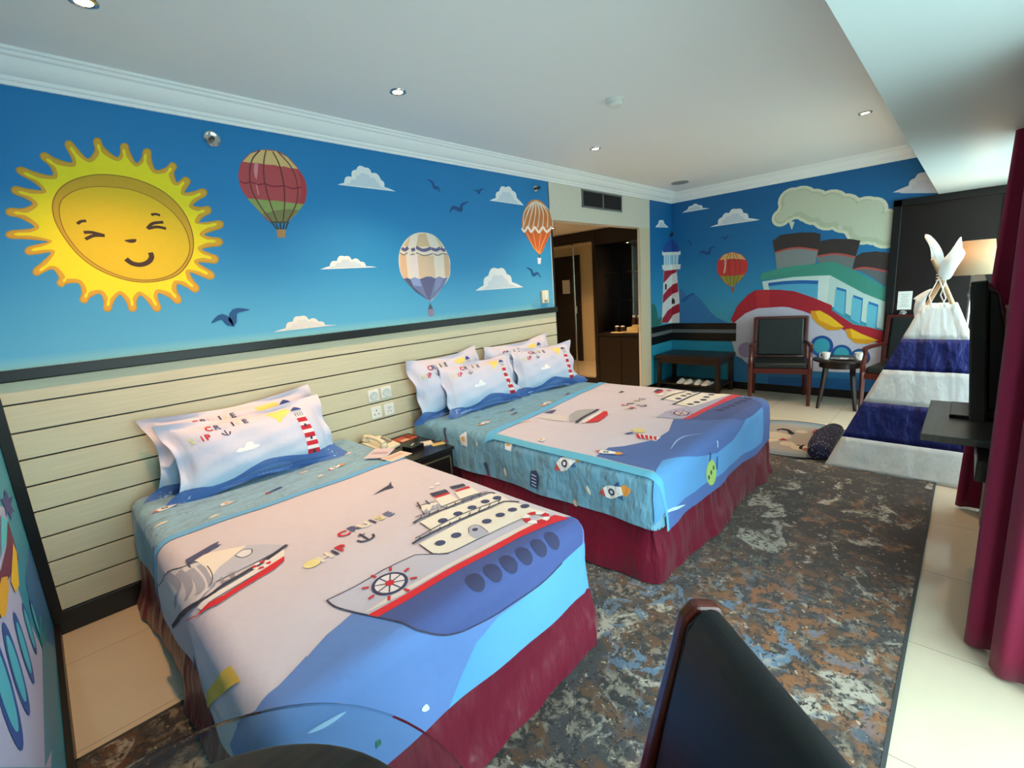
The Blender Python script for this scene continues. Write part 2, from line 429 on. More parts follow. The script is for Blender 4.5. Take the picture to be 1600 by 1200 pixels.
W.d(T1, f1, '#8a5a12', 4, True); W.d(T1, sc(f1, 0.985), '#d2a51a', 5, True)
W.d(T1, f2, '#8f6416', 6, True); W.d(T1, sc(f2, 0.985), '#e3c011', 7, True)
BR = '#40240c'
for pts, w in (([(362,750),(380,738),(404,736)], .012), ([(392,790),(430,790),(490,805)], .014), ([(490,805),(440,805),(400,822)], .014),
               ([(708,708),(728,704),(750,710)], .012), ([(690,772),(715,748),(765,742)], .014), ([(692,772),(735,764),(778,772)], .014)):
    W.k(T1, pts, w, BR, 8)
W.d(T1, [(583,827),(612,822),(638,822),(634,835),(615,839),(597,835)], BR, 8, True)
W.k(T1, [(590,914),(620,935),(660,941),(695,928),(710,905),(704,884)], .022, BR, 8)
# red, cream and green balloon
T2 = (350, 220, 7.5)
W.d(T2, [(450,105),(620,120),(760,200),(870,330),(945,450),(970,570),(960,680),(930,745),(840,860),(740,950),(650,960),(540,950),(430,850),(280,680),(200,560),(168,420),(185,300),(220,230),(310,145)], '#b84a50', 1, True)
W.d(T2, [(215,243),(310,150),(450,108),(610,122),(740,190),(868,330),(780,320),(700,300),(660,303),(600,285),(480,278),(400,262),(310,258)], '#dcbb7c', 2)
W.d(T2, [(270,675),(350,680),(430,690),(540,700),(640,705),(720,718),(850,735),(938,742),(850,855),(745,950),(560,950),(430,845)], '#93a35c', 2)
W.d(T2, [(450,850),(540,835),(620,815),(760,800),(880,815),(745,950),(560,950)], '#7f7f4c', 3)
W.d(T2, [(860,335),(945,450),(968,570),(958,680),(935,742),(870,735),(905,600),(895,470)], '#b03a40', 3)
for pts in ([(420,110),(330,220),(300,380),(320,560),(420,760),(560,945)], [(490,115),(465,250),(470,450),(530,700),(620,945)], [(570,130),(650,290),(700,520),(710,720),(690,950)], [(620,120),(780,300),(855,500),(850,720),(740,950)]):
    W.k(T2, pts, .007, '#6c3530', 4)
W.k(T2, [(185,470),(240,500),(310,485),(400,515),(480,505),(570,535),(700,530),(800,560),(900,545)], .008, '#8a2338', 4)
W.d(T2, [(355,265),(400,265),(392,380),(380,455),(362,430),(345,350)], '#d98d92', 4); W.d(T2, [(368,510),(385,520),(412,640),(395,630)], '#d98d92', 4)
for a, b in ((555, 620), (600, 640), (655, 665), (710, 690), (755, 715)): W.k(T2, [(a, 950), (b, 1040)], .008, '#3c3a30', 3, False)
W.d(T2, [(615,1040),(722,1040),(715,1135),(622,1135)], '#b98a58', 3); W.k(T2, [(540,955),(760,955)], .01, '#4f5130', 5, False)
# cream balloon with blue skirt
T3 = (600, 350, 8.0)
W.d(T3, [(480,105),(600,130),(700,210),(770,320),(820,440),(828,560),(815,660),(740,780),(640,910),(570,965),(520,930),(400,840),(320,770),(240,680),(195,570),(182,430),(205,310),(270,200),(370,125)], '#ebdfd2', 1, True)
for pts, c in (([(430,125),(520,115),(575,280),(400,285)], '#d9bd98'), ([(415,390),(620,395),(640,660),(440,680)], '#dfc3a6'), ([(195,380),(270,385),(300,680),(240,680),(200,560)], '#e6bd99'),
               ([(330,385),(415,390),(440,680),(340,670)], '#e9dcdc'), ([(745,390),(800,385),(826,540),(810,660),(760,660)], '#dcb596'), ([(240,270),(330,150),(300,290)], '#dcc19c'), ([(640,170),(700,210),(745,295),(700,290)], '#dcc5a8')):
    W.d(T3, pts, c, 2)
W.d(T3, [(245,685),(290,672),(330,690),(380,665),(440,690),(520,660),(590,655),(640,680),(690,655),(740,680),(800,665),(740,780),(640,905),(570,965),(520,930),(400,840),(320,770)], '#7480aa', 3)
W.d(T3, [(450,690),(540,655),(640,685),(600,820),(565,960),(520,880)], '#62648c', 4); W.d(T3, [(330,700),(380,670),(445,695),(470,780),(360,770)], '#8ea2d4', 4); W.d(T3, [(645,690),(690,658),(735,690),(700,780),(620,860)], '#8791c0', 4)
W.d(T3, [(245,690),(290,675),(330,700),(370,790),(560,955),(400,850)], '#585b7c', 5)
for pts in ([(220,300),(255,325),(300,295)], [(340,330),(365,320),(385,315)], [(400,290),(490,330),(590,300)], [(595,310),(650,325),(700,300)], [(705,300),(735,325),(765,325)]): W.k(T3, pts, .024, '#65608a', 4)
for pts in ([(195,360),(245,385),(290,360)], [(330,385),(380,375)], [(400,360),(500,395),(610,370)], [(620,375),(670,392),(720,370)], [(725,370),(790,380)]): W.k(T3, pts, .009, '#8c7f76', 4)
W.d(T3, [(575,985),(625,1080),(620,1150),(560,1160),(540,1090)], '#8f86a2', 2); W.d(T3, [(575,985),(612,1070),(585,1060),(548,1070)], '#43566e', 3)
# orange balloon
T4 = (350, 200, 2.909)
W.d(T4, [(1415,325),(1445,335),(1472,370),(1488,420),(1486,470),(1465,520),(1436,575),(1405,540),(1370,485),(1352,440),(1362,380),(1388,335)], '#d07c3c', 1, True)
W.d(T4, [(1355,450),(1400,468),(1450,470),(1487,462),(1465,520),(1436,575),(1405,540),(1370,485)], '#c9602a', 2)
for a in range(1360, 1500, 22):
    for s in (1, -1): W.k(T4, [(1415+(a-1415)*0.25, 328+abs(a-1418)*0.15), (1415+(a-1415)*0.8+8*s, 385), (a-12+12*s if 1352 < a-12+12*s < 1486 else a, 452)], .011, '#eadac6', 3)
W.k(T4, [(1352,455),(1365,470),(1380,450),(1395,472),(1412,452),(1430,474),(1448,452),(1466,472),(1488,450)], .026, '#efe6dc', 4)
for a in (1375, 1405, 1440, 1468): W.k(T4, [(a, 475), (1425+(a-1425)*.35, 545), (1436, 572)], .012, '#e59a58', 3)
W.d(T4, [(1424,590),(1441,590),(1438,618),(1426,618)], '#dfe6ee', 2); W.k(T4, [(1434,574),(1432,592)], .01, '#5a4a50', 2, False)
# clouds and birds
cloud(W, T4, ((515,258),(780,289)), [(545,250),(580,222),(600,190),(640,180),(670,205),(712,235),(728,268)])
cloud(W, T4, ((437,643),(695,633)), [(480,628),(512,605),(548,583),(580,600),(620,608),(645,628)])
cloud(W, T4, ((225,928),(515,895)), [(280,910),(312,880),(345,856),(385,872),(430,880),(460,897)], '#eee6dc', '#e2ddd8')
cloud(W, T4, ((1207,330),(1362,352)), [(1235,318),(1250,288),(1280,270),(1310,285),(1330,318)])
cloud(W, T4, ((1142,740),(1360,724)), [(1180,715),(1200,672),(1245,640),(1285,665),(1308,700)])
bird(W, T4, [(1025,386),(1040,362),(1075,372),(1080,350),(1112,334)]); bird(W, T4, [(920,234),(945,245),(955,270),(972,272),(983,295)], .025)
bird(W, T4, [(1130,284),(1150,285),(1158,296),(1166,280),(1182,278)], .02); bird(W, T4, [(1372,634),(1395,645),(1405,668),(1425,660),(1440,682)], .03)
bird(W, (0, 100, 3.0), [(990,1215),(1040,1185),(1085,1215),(1100,1160),(1170,1152)], .045)
W.d(T4, [(1400,815),(1425,770),(1440,745),(1470,760),(1500,815)], '#5fa9cf', 1, True)
# the strip beyond the opening: cloud, bush, lighthouse left half (clipped at the corner)
T5 = (1000, 340, 4.615)
def clipx(S, pts, lim, keep_less):
    out = []
    for i in range(len(pts)):
        p, q = pts[i], pts[(i+1) % len(pts)]
        ip = (p[0] <= lim) == keep_less; iq = (q[0] <= lim) == keep_less
        if ip: out.append(p)
        if ip != iq:
            u = (lim-p[0])/(q[0]-p[0]); out.append((lim, p[1]+u*(q[1]-p[1])))
    return out
F = WallX(L, -1); F.lim = -2.404
XC = L
def both(pts, color, l=1):
    """a shape traced across the corner: its left part goes on this wall, the rest on the far wall"""
    A = W.P(pts, T5); A = clipx(W, A, L-0.0005, True)
    if len(A) > 2: W.draw(A, color, l)
    B = F.P(pts, T5); B = clipx(F, B, -0.0005, True)
    if len(B) > 2: F.draw(B, color, l)
both([(168,250),(285,250),(272,345),(170,345)], '#8fc3dc', 1)
for a in (172, 190, 207, 240, 262): both([(a,250),(a+8,250),(a+8,345),(a,345)], '#dfe7e6', 2)
both([(158,240),(292,240),(292,268),(158,272)], '#dfe5e2', 3); both([(156,342),(294,336),(290,372),(160,376)], '#dfe5e2', 3)
both([(162,250),(170,200),(200,165),(222,158),(245,165),(275,200),(285,246)], '#27509c', 4)
both([(170,376),(264,372),(300,758),(155,762)], '#dcdedd', 1)
both([(172,385),(265,374),(262,395),(225,410),(190,450),(167,472)], '#a51f38', 3)
both([(163,620),(165,560),(200,515),(240,480),(272,470),(276,535),(235,550),(200,580)], '#a51f38', 3)
both([(155,758),(160,728),(200,670),(240,640),(284,618),(288,682),(240,700),(200,758)], '#a51f38', 3)
both([(178,520),(178,485),(185,475),(192,485),(190,520)], '#2b2622', 4); both([(226,622),(226,595),(238,578),(252,595),(252,622)], '#2b2622', 4)
both([(205,112),(215,125),(225,105),(245,110),(232,138),(215,138)], '#26283c', 2)
W.d(T5, [(84,760),(84,625),(95,618),(112,640),(125,690),(130,740),(140,720),(152,715),(152,770),(84,800)], '#2c6a63', 1)
cloud(W, T5, ((108,70),(205,72)), [(130,45),(150,20),(175,45)])
# headboard-wall mural continues with the far wall's
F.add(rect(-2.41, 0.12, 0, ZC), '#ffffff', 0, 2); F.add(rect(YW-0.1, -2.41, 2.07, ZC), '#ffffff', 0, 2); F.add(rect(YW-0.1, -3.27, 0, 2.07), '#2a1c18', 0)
T6 = (1000, 260, 3.157)
F.d(T6, [(195,620),(205,615),(225,640),(262,622),(300,655),(345,715),(380,745),(430,770),(430,800),(195,800)], '#2f74ae', 1)
F.d(T6, [(200,668),(225,640),(262,622),(270,630),(240,645),(225,665)], '#1d5a98', 2); F.d(T6, [(195,600),(212,612),(228,640),(200,665)], '#3b6fa8', 2)
cloud(F, T6, ((207,230),(345,207)), [(235,212),(255,195),(290,192),(310,205)]); cloud(F, T6, ((345,300),(592,264)), [(385,285),(405,250),(440,230),(475,210),(510,230),(535,255)])
bird(F, T6, [(292,438),(305,420),(338,430),(350,402),(376,398)], .04); bird(F, T6, [(392,355),(412,350),(420,358),(430,345),(446,343)], .025); bird(F, T6, [(230,365),(245,370),(250,385),(262,382)], .025)
F.d(T6, [(455,423),(500,435),(528,470),(530,505),(510,545),(480,575),(455,592),(425,580),(395,545),(380,510),(385,465),(415,435)], '#c83a38', 1, True)
F.d(T6, [(392,462),(415,435),(455,424),(498,435),(522,460),(460,455)], '#dfb070', 2); F.d(T6, [(395,540),(455,540),(518,532),(480,575),(455,592),(425,580)], '#95963c', 2)
F.d(T6, [(448,595),(468,595),(462,622),(452,622)], '#a06048', 2); F.d(T6, [(418,458),(428,455),(420,530),(412,525)], '#f0c8b0', 3)
for x in (415, 440, 470, 495): F.k(T6, [(455+(x-455)*.4, 430), (x, 500), (455+(x-455)*.4, 585)], .006, '#7a3a2a', 3)
# steam, funnels and the ship
T7 = (1200, 230, 3.0)
ST = '#c3cdb2'
def puffs(S, t, cs, col, grow, l):
    for x, y, r in cs: S.e(t, x, y, (r+grow)/1.0, col, l)
pf = [(62,330,.09),(95,300,.11),(150,260,.17),(110,250,.13),(205,275,.17),(225,290,.16),(290,280,.17),(290,310,.17),(350,300,.17),(365,330,.15),(410,330,.17),(450,310,.16),(485,300,.13),(455,375,.17),(510,385,.15),(545,360,.14),(560,400,.15),(585,355,.10),(575,395,.12)]
puffs(F, T7, pf, '#d8dcc4', .012, 1); puffs(F, T7, pf, '#b9c4a9', -.018, 2); puffs(F, T7, [(x+4, y-8, r*.7) for x, y, r in pf], '#c6cfb8', 0, 3)
for a in ((95,345,112,388,125,350), (325,370,342,402,352,360), (500,430,513,455,525,430)): F.d(T7, [(a[0],a[1]),(a[2],a[3]),(a[4],a[5])], '#d0d6c0', 1)
# funnels (back to front)
F.d(T7, [(398,565),(410,520),(440,500),(500,490),(572,495),(560,660),(470,600)], '#5d6669', 1); F.d(T7, [(398,572),(408,515),(440,495),(505,488),(575,495),(575,580),(500,568),(440,565)], '#38302f', 2); F.k(T7, [(398,575),(460,565),(565,585)], .02, '#b0504a', 3)
F.d(T7, [(228,535),(240,500),(412,510),(385,590),(320,570)], '#6d7678', 3); F.d(T7, [(228,508),(245,440),(300,430),(390,430),(434,438),(412,512),(330,502),(280,505)], '#38302f', 4); F.k(T7, [(230,512),(320,500),(410,516)], .02, '#b0504a', 5)
F.d(T7, [(33,490),(150,470),(236,480),(222,545),(130,560),(42,575)], '#808a8c', 5); F.d(T7, [(22,440),(60,412),(150,400),(220,400),(248,408),(238,485),(150,470),(90,475),(33,495)], '#38302f', 6); F.k(T7, [(33,495),(90,478),(150,472),(236,484)], .02, '#b0504a', 7)
# wheelhouse
T6b = T6
F.d(T6, [(590,560),(605,525),(680,505),(760,490),(947,475),(947,535),(820,540),(700,550)], '#3f9483', 7)
F.d(T7, [(-10,610),(100,585),(230,545),(300,535),(340,548),(400,575),(470,610),(552,660),(552,725),(450,685),(292,600),(140,605),(-8,622)], '#3f8f80', 8)
F.d(T6, [(603,568),(760,545),(940,535),(925,680),(870,672),(720,630),(640,615),(612,612)], '#c4ddd8', 5)
F.d(T7, [(292,598),(552,720),(550,860),(450,820),(275,735)], '#bcd8d2', 6); F.d(T7, [(235,608),(292,600),(275,740),(225,715)], '#cfe2de', 6)
F.d(T6, [(634,585),(720,575),(880,570),(876,660),(760,635),(640,610)], '#4fa7cc', 7); F.k(T6, [(634,583),(700,575),(790,570),(880,572)], .04, '#1f62ac', 8)
for a in ([(322,655),(368,668),(362,778),(314,752)], [(400,692),(446,708),(436,818),(392,795)], [(472,722),(518,738),(508,845),(465,828)]):
    F.d(T7, a, '#2170b4', 7); F.d(T7, [(x-5, y+10) for x, y in a], '#63b8cf', 8)
# hull
F.d(T6, [(450,760),(570,640),(640,640),(947,790),(947,1000),(860,1090),(480,1090),(475,940),(450,850)], '#c5c6d6', 2)
F.d(T7, [(0,745),(100,745),(165,765),(545,915),(540,1110),(0,1110)], '#c2c4d6', 2)
F.d(T6, [(450,755),(480,690),(530,635),(570,610),(680,608),(760,615),(850,645),(947,685),(947,745),(880,720),(800,700),(700,692),(580,700),(520,725),(460,775)], '#a81f30', 9)
F.d(T7, [(-20,668),(60,668),(140,690),(235,730),(300,765),(400,830),(480,845),(545,862),(540,925),(460,900),(355,855),(250,800),(165,768),(90,748),(-20,748)], '#a81f30', 9)
F.d(T6, [(570,612),(640,608),(640,694),(580,700)], '#b82c36', 10)
F.d(T7, [(200,768),(245,765),(290,790),(357,842),(330,858),(280,858),(235,830),(208,800)], '#d99a1c', 10); F.d(T7, [(222,770),(245,766),(292,792),(356,842),(310,842),(240,810)], '#efc02a', 11)
F.d(T7, [(362,852),(392,850),(440,875),(518,905),(470,922),(410,918),(375,890)], '#d99a1c', 10); F.d(T7, [(385,850),(440,875),(518,906),(450,900),(395,895)], '#efc02a', 11)
for x, y, r in ((252,932,.125), (345,970,.11), (432,985,.10)):
    F.e(T7, x, y, r*.92, '#1e4f97', 14, r*1.0); F.e(T7, x, y, r*.66, '#3aa2b8', 15, r*.74)
F.e(T6, 525, 905, .10, '#9a8fb4', 10)
F.d(T6, [(462,930),(500,945),(545,985),(640,1010),(800,1022),(947,1030),(947,1100),(462,1075)], '#2b77ac', 12); F.d(T6, [(140,930),(470,935),(470,1075),(145,1060)], '#2a96b0', 1)
F.d(T7, [(0,1040),(220,1050),(540,1060),(540,1150),(0,1130)], '#2674a8', 12); F.d(T7, [(0,1075),(400,1085),(530,1090),(530,1150),(0,1140)], '#1a5f9c', 13)
F.d(T6, [(200,1000),(260,960),(340,960),(400,1000),(380,1050),(220,1050)], '#2b7f96', 2, True)
cloud(F, T7, ((585,212),(800,215)), [(660,180),(690,145),(730,118),(780,140)], '#cfd0d4', '#c2c2cc')
# wall bodies (thickness behind the painted faces)
def solid_wall(S, name, boxes, mats):
    o = S.obj(name, mats)
    bm = nb(); bm.from_mesh(o.data)
    n0 = len(bm.faces)
    for b in boxes: box(bm, *b, mi=3)
    bm.to_mesh(o.data); bm.free(); o['kind'] = 'structure'; return o
MS = [M_print, M_sky, M_sky2, M_cream]
solid_wall(W, 'wall_headboard', [(-0.14, XO1, 0.004, 0.12, 0, ZC), (XO1, XO2, 0.004, 0.12, ZO, ZC), (XO2, L, 0.004, 0.035, 0, ZO), (XO2, L, 0.004, 0.12, ZO, ZC)], MS)
struct('trim_2', bx(XO1-0.001, XO1+0.03, 0.001, 0.12, 0, ZO), M_black)     # dark lining of the opening
solid_wall(F, 'wall_far', [(L+0.004, L+0.12, YW-0.12, -3.27, 0, ZC), (L+0.004, L+0.12, -3.27, -2.41, 2.07, ZC), (L+0.004, L+0.12, -2.41, 0.12, 0, ZC)], MS)

# left wall with the painted ship
G = WallX(0.0, 1)
G.add(rect(-1.95, 0.0, 0, ZC), '#ffffff', 0, 2)
T8 = (0, 640, 2.145)
G.d(T8, [(-60,300),(18,330),(40,450),(55,490),(60,600),(85,680),(140,800),(190,780),(170,1200),(-400,1200),(-400,600)], '#b4b6d6', 1)
G.d(T8, [(100,420),(185,650),(188,800),(135,760),(85,580)], '#2570ae', 2); G.d(T8, [(85,530),(130,660),(150,760),(188,800),(188,1100),(150,1200),(140,800),(110,650)], '#4c8fae', 1)
G.d(T8, [(-40,560),(0,540),(20,460),(24,375),(45,440),(60,500),(0,620),(-60,620)], '#6e1f44', 4); G.d(T8, [(0,355),(20,370),(20,430),(0,500)], '#58c4cf', 5)
G.d(T8, [(0,565),(20,560),(25,600),(15,690),(0,700),(-20,650)], '#e3a91c', 6); G.d(T8, [(40,450),(52,480),(60,590),(48,615),(32,580)], '#f0c022', 6)
G.d(T8, [(-30,640),(0,640),(0,690)], '#e3a91c', 6)
for i, (x, y, r) in enumerate(((12, 930, .10), (52, 870, .085), (78, 800, .075), (97, 735, .065), (116, 700, .055))):
    G.e(T8, x, y, r, '#23509c', 3, r*1.5 if i < 3 else r*1.4); G.e(T8, x-1, y, r*.68, '#4fb6cb', 4, r*1.08)
G.d(T8, [(12,268),(22,280),(28,300),(40,290),(35,320),(48,345),(38,342),(36,372),(25,345),(18,360),(14,330),(0,300),(12,298)], '#3d3f86', 3)
G.d(T8, [(128,690),(138,700),(140,760),(150,700),(152,780),(140,800),(130,760)], '#2b8aa0', 4)
solid_wall(G, 'wall_left', [(-0.14, -0.004, -1.93, 0.0, 0, ZC)], MS)

# the entry corridor beyond the opening
CX0, CX1, CY1 = XO1, 6.0, 3.2
M_warmwall = mat('corridor_paint', '#d8c8a8', 0.6)
struct('wall_corridor_left', bx(CX0-0.12, CX0, 0.12, CY1, 0, 2.3), M_warmwall)
struct('wall_corridor_end', bx(CX0-0.12, 6.8, CY1, CY1+0.12, 0, 2.3), M_warmwall)
struct('wall_corridor_right', bx(6.62, 6.74, 0.036, CY1, 0, 2.3), M_warmwall)
struct('ceiling_corridor', bx(CX0-0.12, 6.8, 0.12, CY1, 2.24, 2.34), mat('corridor_ceiling', '#d9cbb0', 0.7))

# baseboards
M_base = M_black
struct('baseboard_headboard', bx(0.001, XO1-0.001, -0.028, -0.001, 0, 0.1175), M_base, bevel=0.003)
struct('baseboard_corner', bx(XO2+0.001, L-0.03, -0.016, -0.001, 0, 0.095), M_base, bevel=0.003)
struct('baseboard_far', bx(L-0.018, L-0.001, -2.40, -0.001, 0, 0.095), M_base, bevel=0.003)
struct('baseboard_left', bx(0.001, 0.02, -1.93, -0.03, 0, 0.06), mat('left_skirting', '#1c100f', 0.4))
# black guard rails on the wall above the luggage bench
for n, (z0, z1) in enumerate(((0.79, 0.872), (0.635, 0.74)), 3):
    bm = nb(); box(bm, 6.0, L-0.001, -0.02, -0.001, z0, z1); box(bm, L-0.02, L-0.001, -0.885, -0.02, z0, z1)
    struct('trim_%d' % n, bm, M_black)
bm = nb(); box(bm, 6.0, L-0.001, -0.006, -0.001, 0.74, 0.79); box(bm, L-0.006, L-0.001, -0.885, -0.006, 0.74, 0.79)
struct('trim_5', bm, mat('grey_laminate_strip', '#6b6f74', 0.4))

# slatted headboard panelling
hp = empty('wall_panelling', (2.0, -0.02, 0.1), label='long beige plank panelling with black grooves running behind both beds', cat='panelling')
zl = [0.1175, 0.246, 0.374, 0.501, 0.631, 0.757, 0.884, 1.011, 1.140, 1.245]
M_plank = mat('beige_woodgrain', '#cfc9ac', 0.55, vary=(7, 0.06, (0.6, 1, 14)), bump=(80, 0.0006, (0.3, 1, 6)))
for i in range(9):
    o = mk('plank', bx(0.04, XO1-0.012, -0.022, -0.006, zl[i]+0.004, zl[i+1]-0.004), M_plank, hp, world=True, bevel=0.0015)
mk('backing', bx(0.03, XO1-0.003, -0.006, -0.001, 0.11, 1.25), M_black, hp, world=True)
mk('top_rail', bx(0.0, XO1-0.002, -0.045, -0.001, 1.245, 1.294), mat('rail_black', '#0f1413', 0.4), hp, world=True, bevel=0.003)
mk('end_post', bx(0.001, 0.042, -0.035, -0.001, 0.1, 1.25), M_black, hp, world=True, bevel=0.002)
# ------------------------------------------------------------------ beds
class Drape(Surface):
    """bed-linen surface: (a, b) = unrolled cloth in plan metres; folds over the mattress edge with radius R and hangs down"""
    def __init__(s, x0, x1, y0, y1, top, R=0.06, seed=0, wr=1.0, drop=0.30, flare=0.05):
        super().__init__(); s.x0, s.x1, s.y0, s.y1 = x0+R, x1-R, y0+R, y1; s.R = R; s.top = top; s.seed = seed; s.wr = wr; s.fl = flare
        s.drop = drop; s.emax = R*PI/2+drop-R; s.base = 0.0; s.lay = 0.0006; s.eps = 0.000008; s.l0 = 0.0010
        e = [0]+[R*PI/2*i/6 for i in range(1, 7)]+[R*PI/2+0.028*i for i in range(1, 14)]
        gu = [s.x0-k for k in e]+[s.x1+k for k in e]; n = int((x1-x0)/0.035); gu += [s.x0+(s.x1-s.x0)*i/n for i in range(1, n)]
        gv = [s.y0-k for k in e]; n = int((y1-y0)/0.035); gv += [s.y0+(s.y1-s.y0)*i/n for i in range(1, n)]
        s.grid = (sorted(gu), sorted(gv))
    def map(s, a, b, off):
        off += s.base
        qx = min(max(a, s.x0), s.x1); qy = max(b, s.y0); dx, dy = a-qx, b-qy; e = math.hypot(dx, dy); R = s.R
        w = s.wr; sd = s.seed
        tz = w*(0.003*math.sin(a*5.1+b*3.3+sd)+0.002*math.sin(a*2.3-b*9.7+sd*2)+0.0016*math.sin(a*17+b*6+sd))
        if e < 1e-7: return Vector((a, b, s.top+off+tz))
        nx, ny = dx/e, dy/e; h = R*PI/2
        e = min(e, s.emax+0.006*math.sin((a-b)*8+sd)*w)
        if e < h:
            t = e/R; return Vector((qx+nx*(R+off)*math.sin(t), qy+ny*(R+off)*math.sin(t), s.top-R+(R+off)*math.cos(t)+tz*(1-e/h)))
        z = e-h; p = (qx*1.0 if abs(ny) > 0.5 else 0)+(qy if abs(nx) > 0.5 else 0)
        amp = min(1, z/0.12)*0.010*w
        wv = amp*(math.sin(p*9+sd+z*6)+0.3*math.sin(p*21+sd*3-z*4))+s.fl*z
        r = R+off+wv
        return Vector((qx+nx*r, qy+ny*r, s.top-R-z))
    def px(s, u, v):
        r = ray(u, v); t = (s.top-CAMLOC.z)/r.z
        a, b = CAMLOC.x+r.x*t, CAMLOC.y+r.y*t
        if s.x0 <= a <= s.x1 and b >= s.y0: return (a, b)
        # Newton on the folded surface
        a = min(max(a, s.x0-0.1), s.x1+0.1); b = max(b, s.y0-0.1)
        for _ in range(40):
            p = project(s.map(a, b, 0)); ru, rv = u-p[0], v-p[1]
            if abs(ru)+abs(rv) < 0.05: break
            h = 1e-4; pa = project(s.map(a+h, b, 0)); pb = project(s.map(a, b+h, 0))
            j00, j10 = (pa[0]-p[0])/h, (pa[1]-p[1])/h; j01, j11 = (pb[0]-p[0])/h, (pb[1]-p[1])/h
            dt = j00*j11-j01*j10
            if abs(dt) < 1: break
            da = (ru*j11-rv*j01)/dt; db = (rv*j00-ru*j10)/dt; k = min(1, 0.06/max(1e-9, math.hypot(da, db)))
            a += da*k; b += db*k
        return (a, b)
M_cloth = mat('printed_cotton', attr=True, rough=0.78, sheen=0.05, bump=(6, 0.03, (1, 1, 1)), bstr=0.4)
M_sheet = mat('printed_blue_sheet', attr=True, rough=0.7, sheen=0.15, bump=(6, 0.05, (1.6, 1.6, 0.9)), bstr=0.9)
NAVY, RED, WHT, YEL, INK = '#2e3563', '#c41f30', '#e9e7ea', '#efd77a', '#3a3b52'

def rocket(S, a, b, ang, k=1.0, kind=0, l=3):
    """a little space rocket printed on the sheet, about 13 cm long"""
    ca, sa = math.cos(ang), math.sin(ang)
    def T(pts): return [(a+(x*ca-y*sa)*k, b+(x*sa+y*ca)*k) for x, y in pts]
    if kind == 0:
        S.draw(T([(-.075,0),(-.05,.022),(-.03,.014),(-.03,-.014),(-.05,-.022)]), '#e59a45', l)
        S.draw(T([(-.03,.035),(-.005,.02),(-.005,-.02),(-.03,-.035)]), '#2f5e90', l)
        S.draw(T([(-.035,.014),(.02,.026),(.05,.016),(.07,0),(.05,-.016),(.02,-.026),(-.035,-.014)]), '#eceef0', l+1)
        S.draw(T([(.045,.018),(.07,0),(.045,-.018)]), '#c65550', l+2)
        S.draw(T([(.012+.014*math.cos(i), .014*math.sin(i)) for i in [j*PI/5 for j in range(10)]]), INK, l+2)
        S.draw(T([(.012+.007*math.cos(i), .007*math.sin(i)) for i in [j*PI/4 for j in range(8)]]), '#dfe6ee', l+3)
    elif kind == 1:
        S.draw(T([(-.03,0),(-.012,.012),(.012,.014),(.03,0),(.01,-.01),(-.015,-.009)]), '#e8e3cf', l)
    elif kind == 2:
        S.draw(T([(-.045,.006),(0,.012),(.045,.02),(.045,-.008),(0,-.012),(-.045,-.006)]), '#2f3f7c', l); S.draw(T([(-.05,.012),(-.035,.012),(-.035,-.012),(-.05,-.012)]), RED, l+1)
    elif kind == 3:
        S.draw(T([(-.035,-.02),(-.02,.02),(.02,.02),(.035,-.02),(0,-.03)]), '#dfe4e8', l); S.draw(T([(-.012,-.012),(-.004,.012),(.014,.01),(.012,-.012)]), '#d9a866', l+1)
def letters(S, text, a, b, h, ang=0, color=None, l=3, sx=1.0, off=0.03):
    """one glyph set as flat patches"""
    cu = bpy.data.curves.new('glyph', 'FONT'); cu.body = text; cu.size = h*1.35; cu.offset = h*off; cu.align_x = 'CENTER'; cu.resolution_u = 3
    ob = bpy.data.objects.new('glyph', cu); COL.objects.link(ob)
    dg = bpy.context.evaluated_depsgraph_get(); me = bpy.data.meshes.new_from_object(ob.evaluated_get(dg))
    ca, sa = math.cos(ang), math.sin(ang)
    S.n += 1
    ys = [v.co.y for v in me.vertices]; y0 = (min(ys)+max(ys))/2 if ys else 0
    for p in me.polygons:
        pts = [(me.vertices[i].co.x*sx, me.vertices[i].co.y-y0) for i in p.vertices]
        S.add([(a+x*ca-y*sa, b+x*sa+y*ca) for x, y in pts], color, S.l0+l*S.lay+S.n*S.eps)
    bpy.data.objects.remove(ob); bpy.data.curves.remove(cu); bpy.data.meshes.remove(me)
def anchor(S, a, b, k, col=INK, l=3):
    S.stroke([(a, b+.035*k), (a, b-.03*k)], .008*k, col, l); S.stroke([(a-.03*k, b-.005*k), (a-.022*k, b-.026*k), (a, b-.034*k), (a+.022*k, b-.026*k), (a+.03*k, b-.005*k)], .009*k, col, l, True)
    S.stroke([(a-.014*k, b+.02*k), (a+.014*k, b+.02*k)], .007*k, col, l)

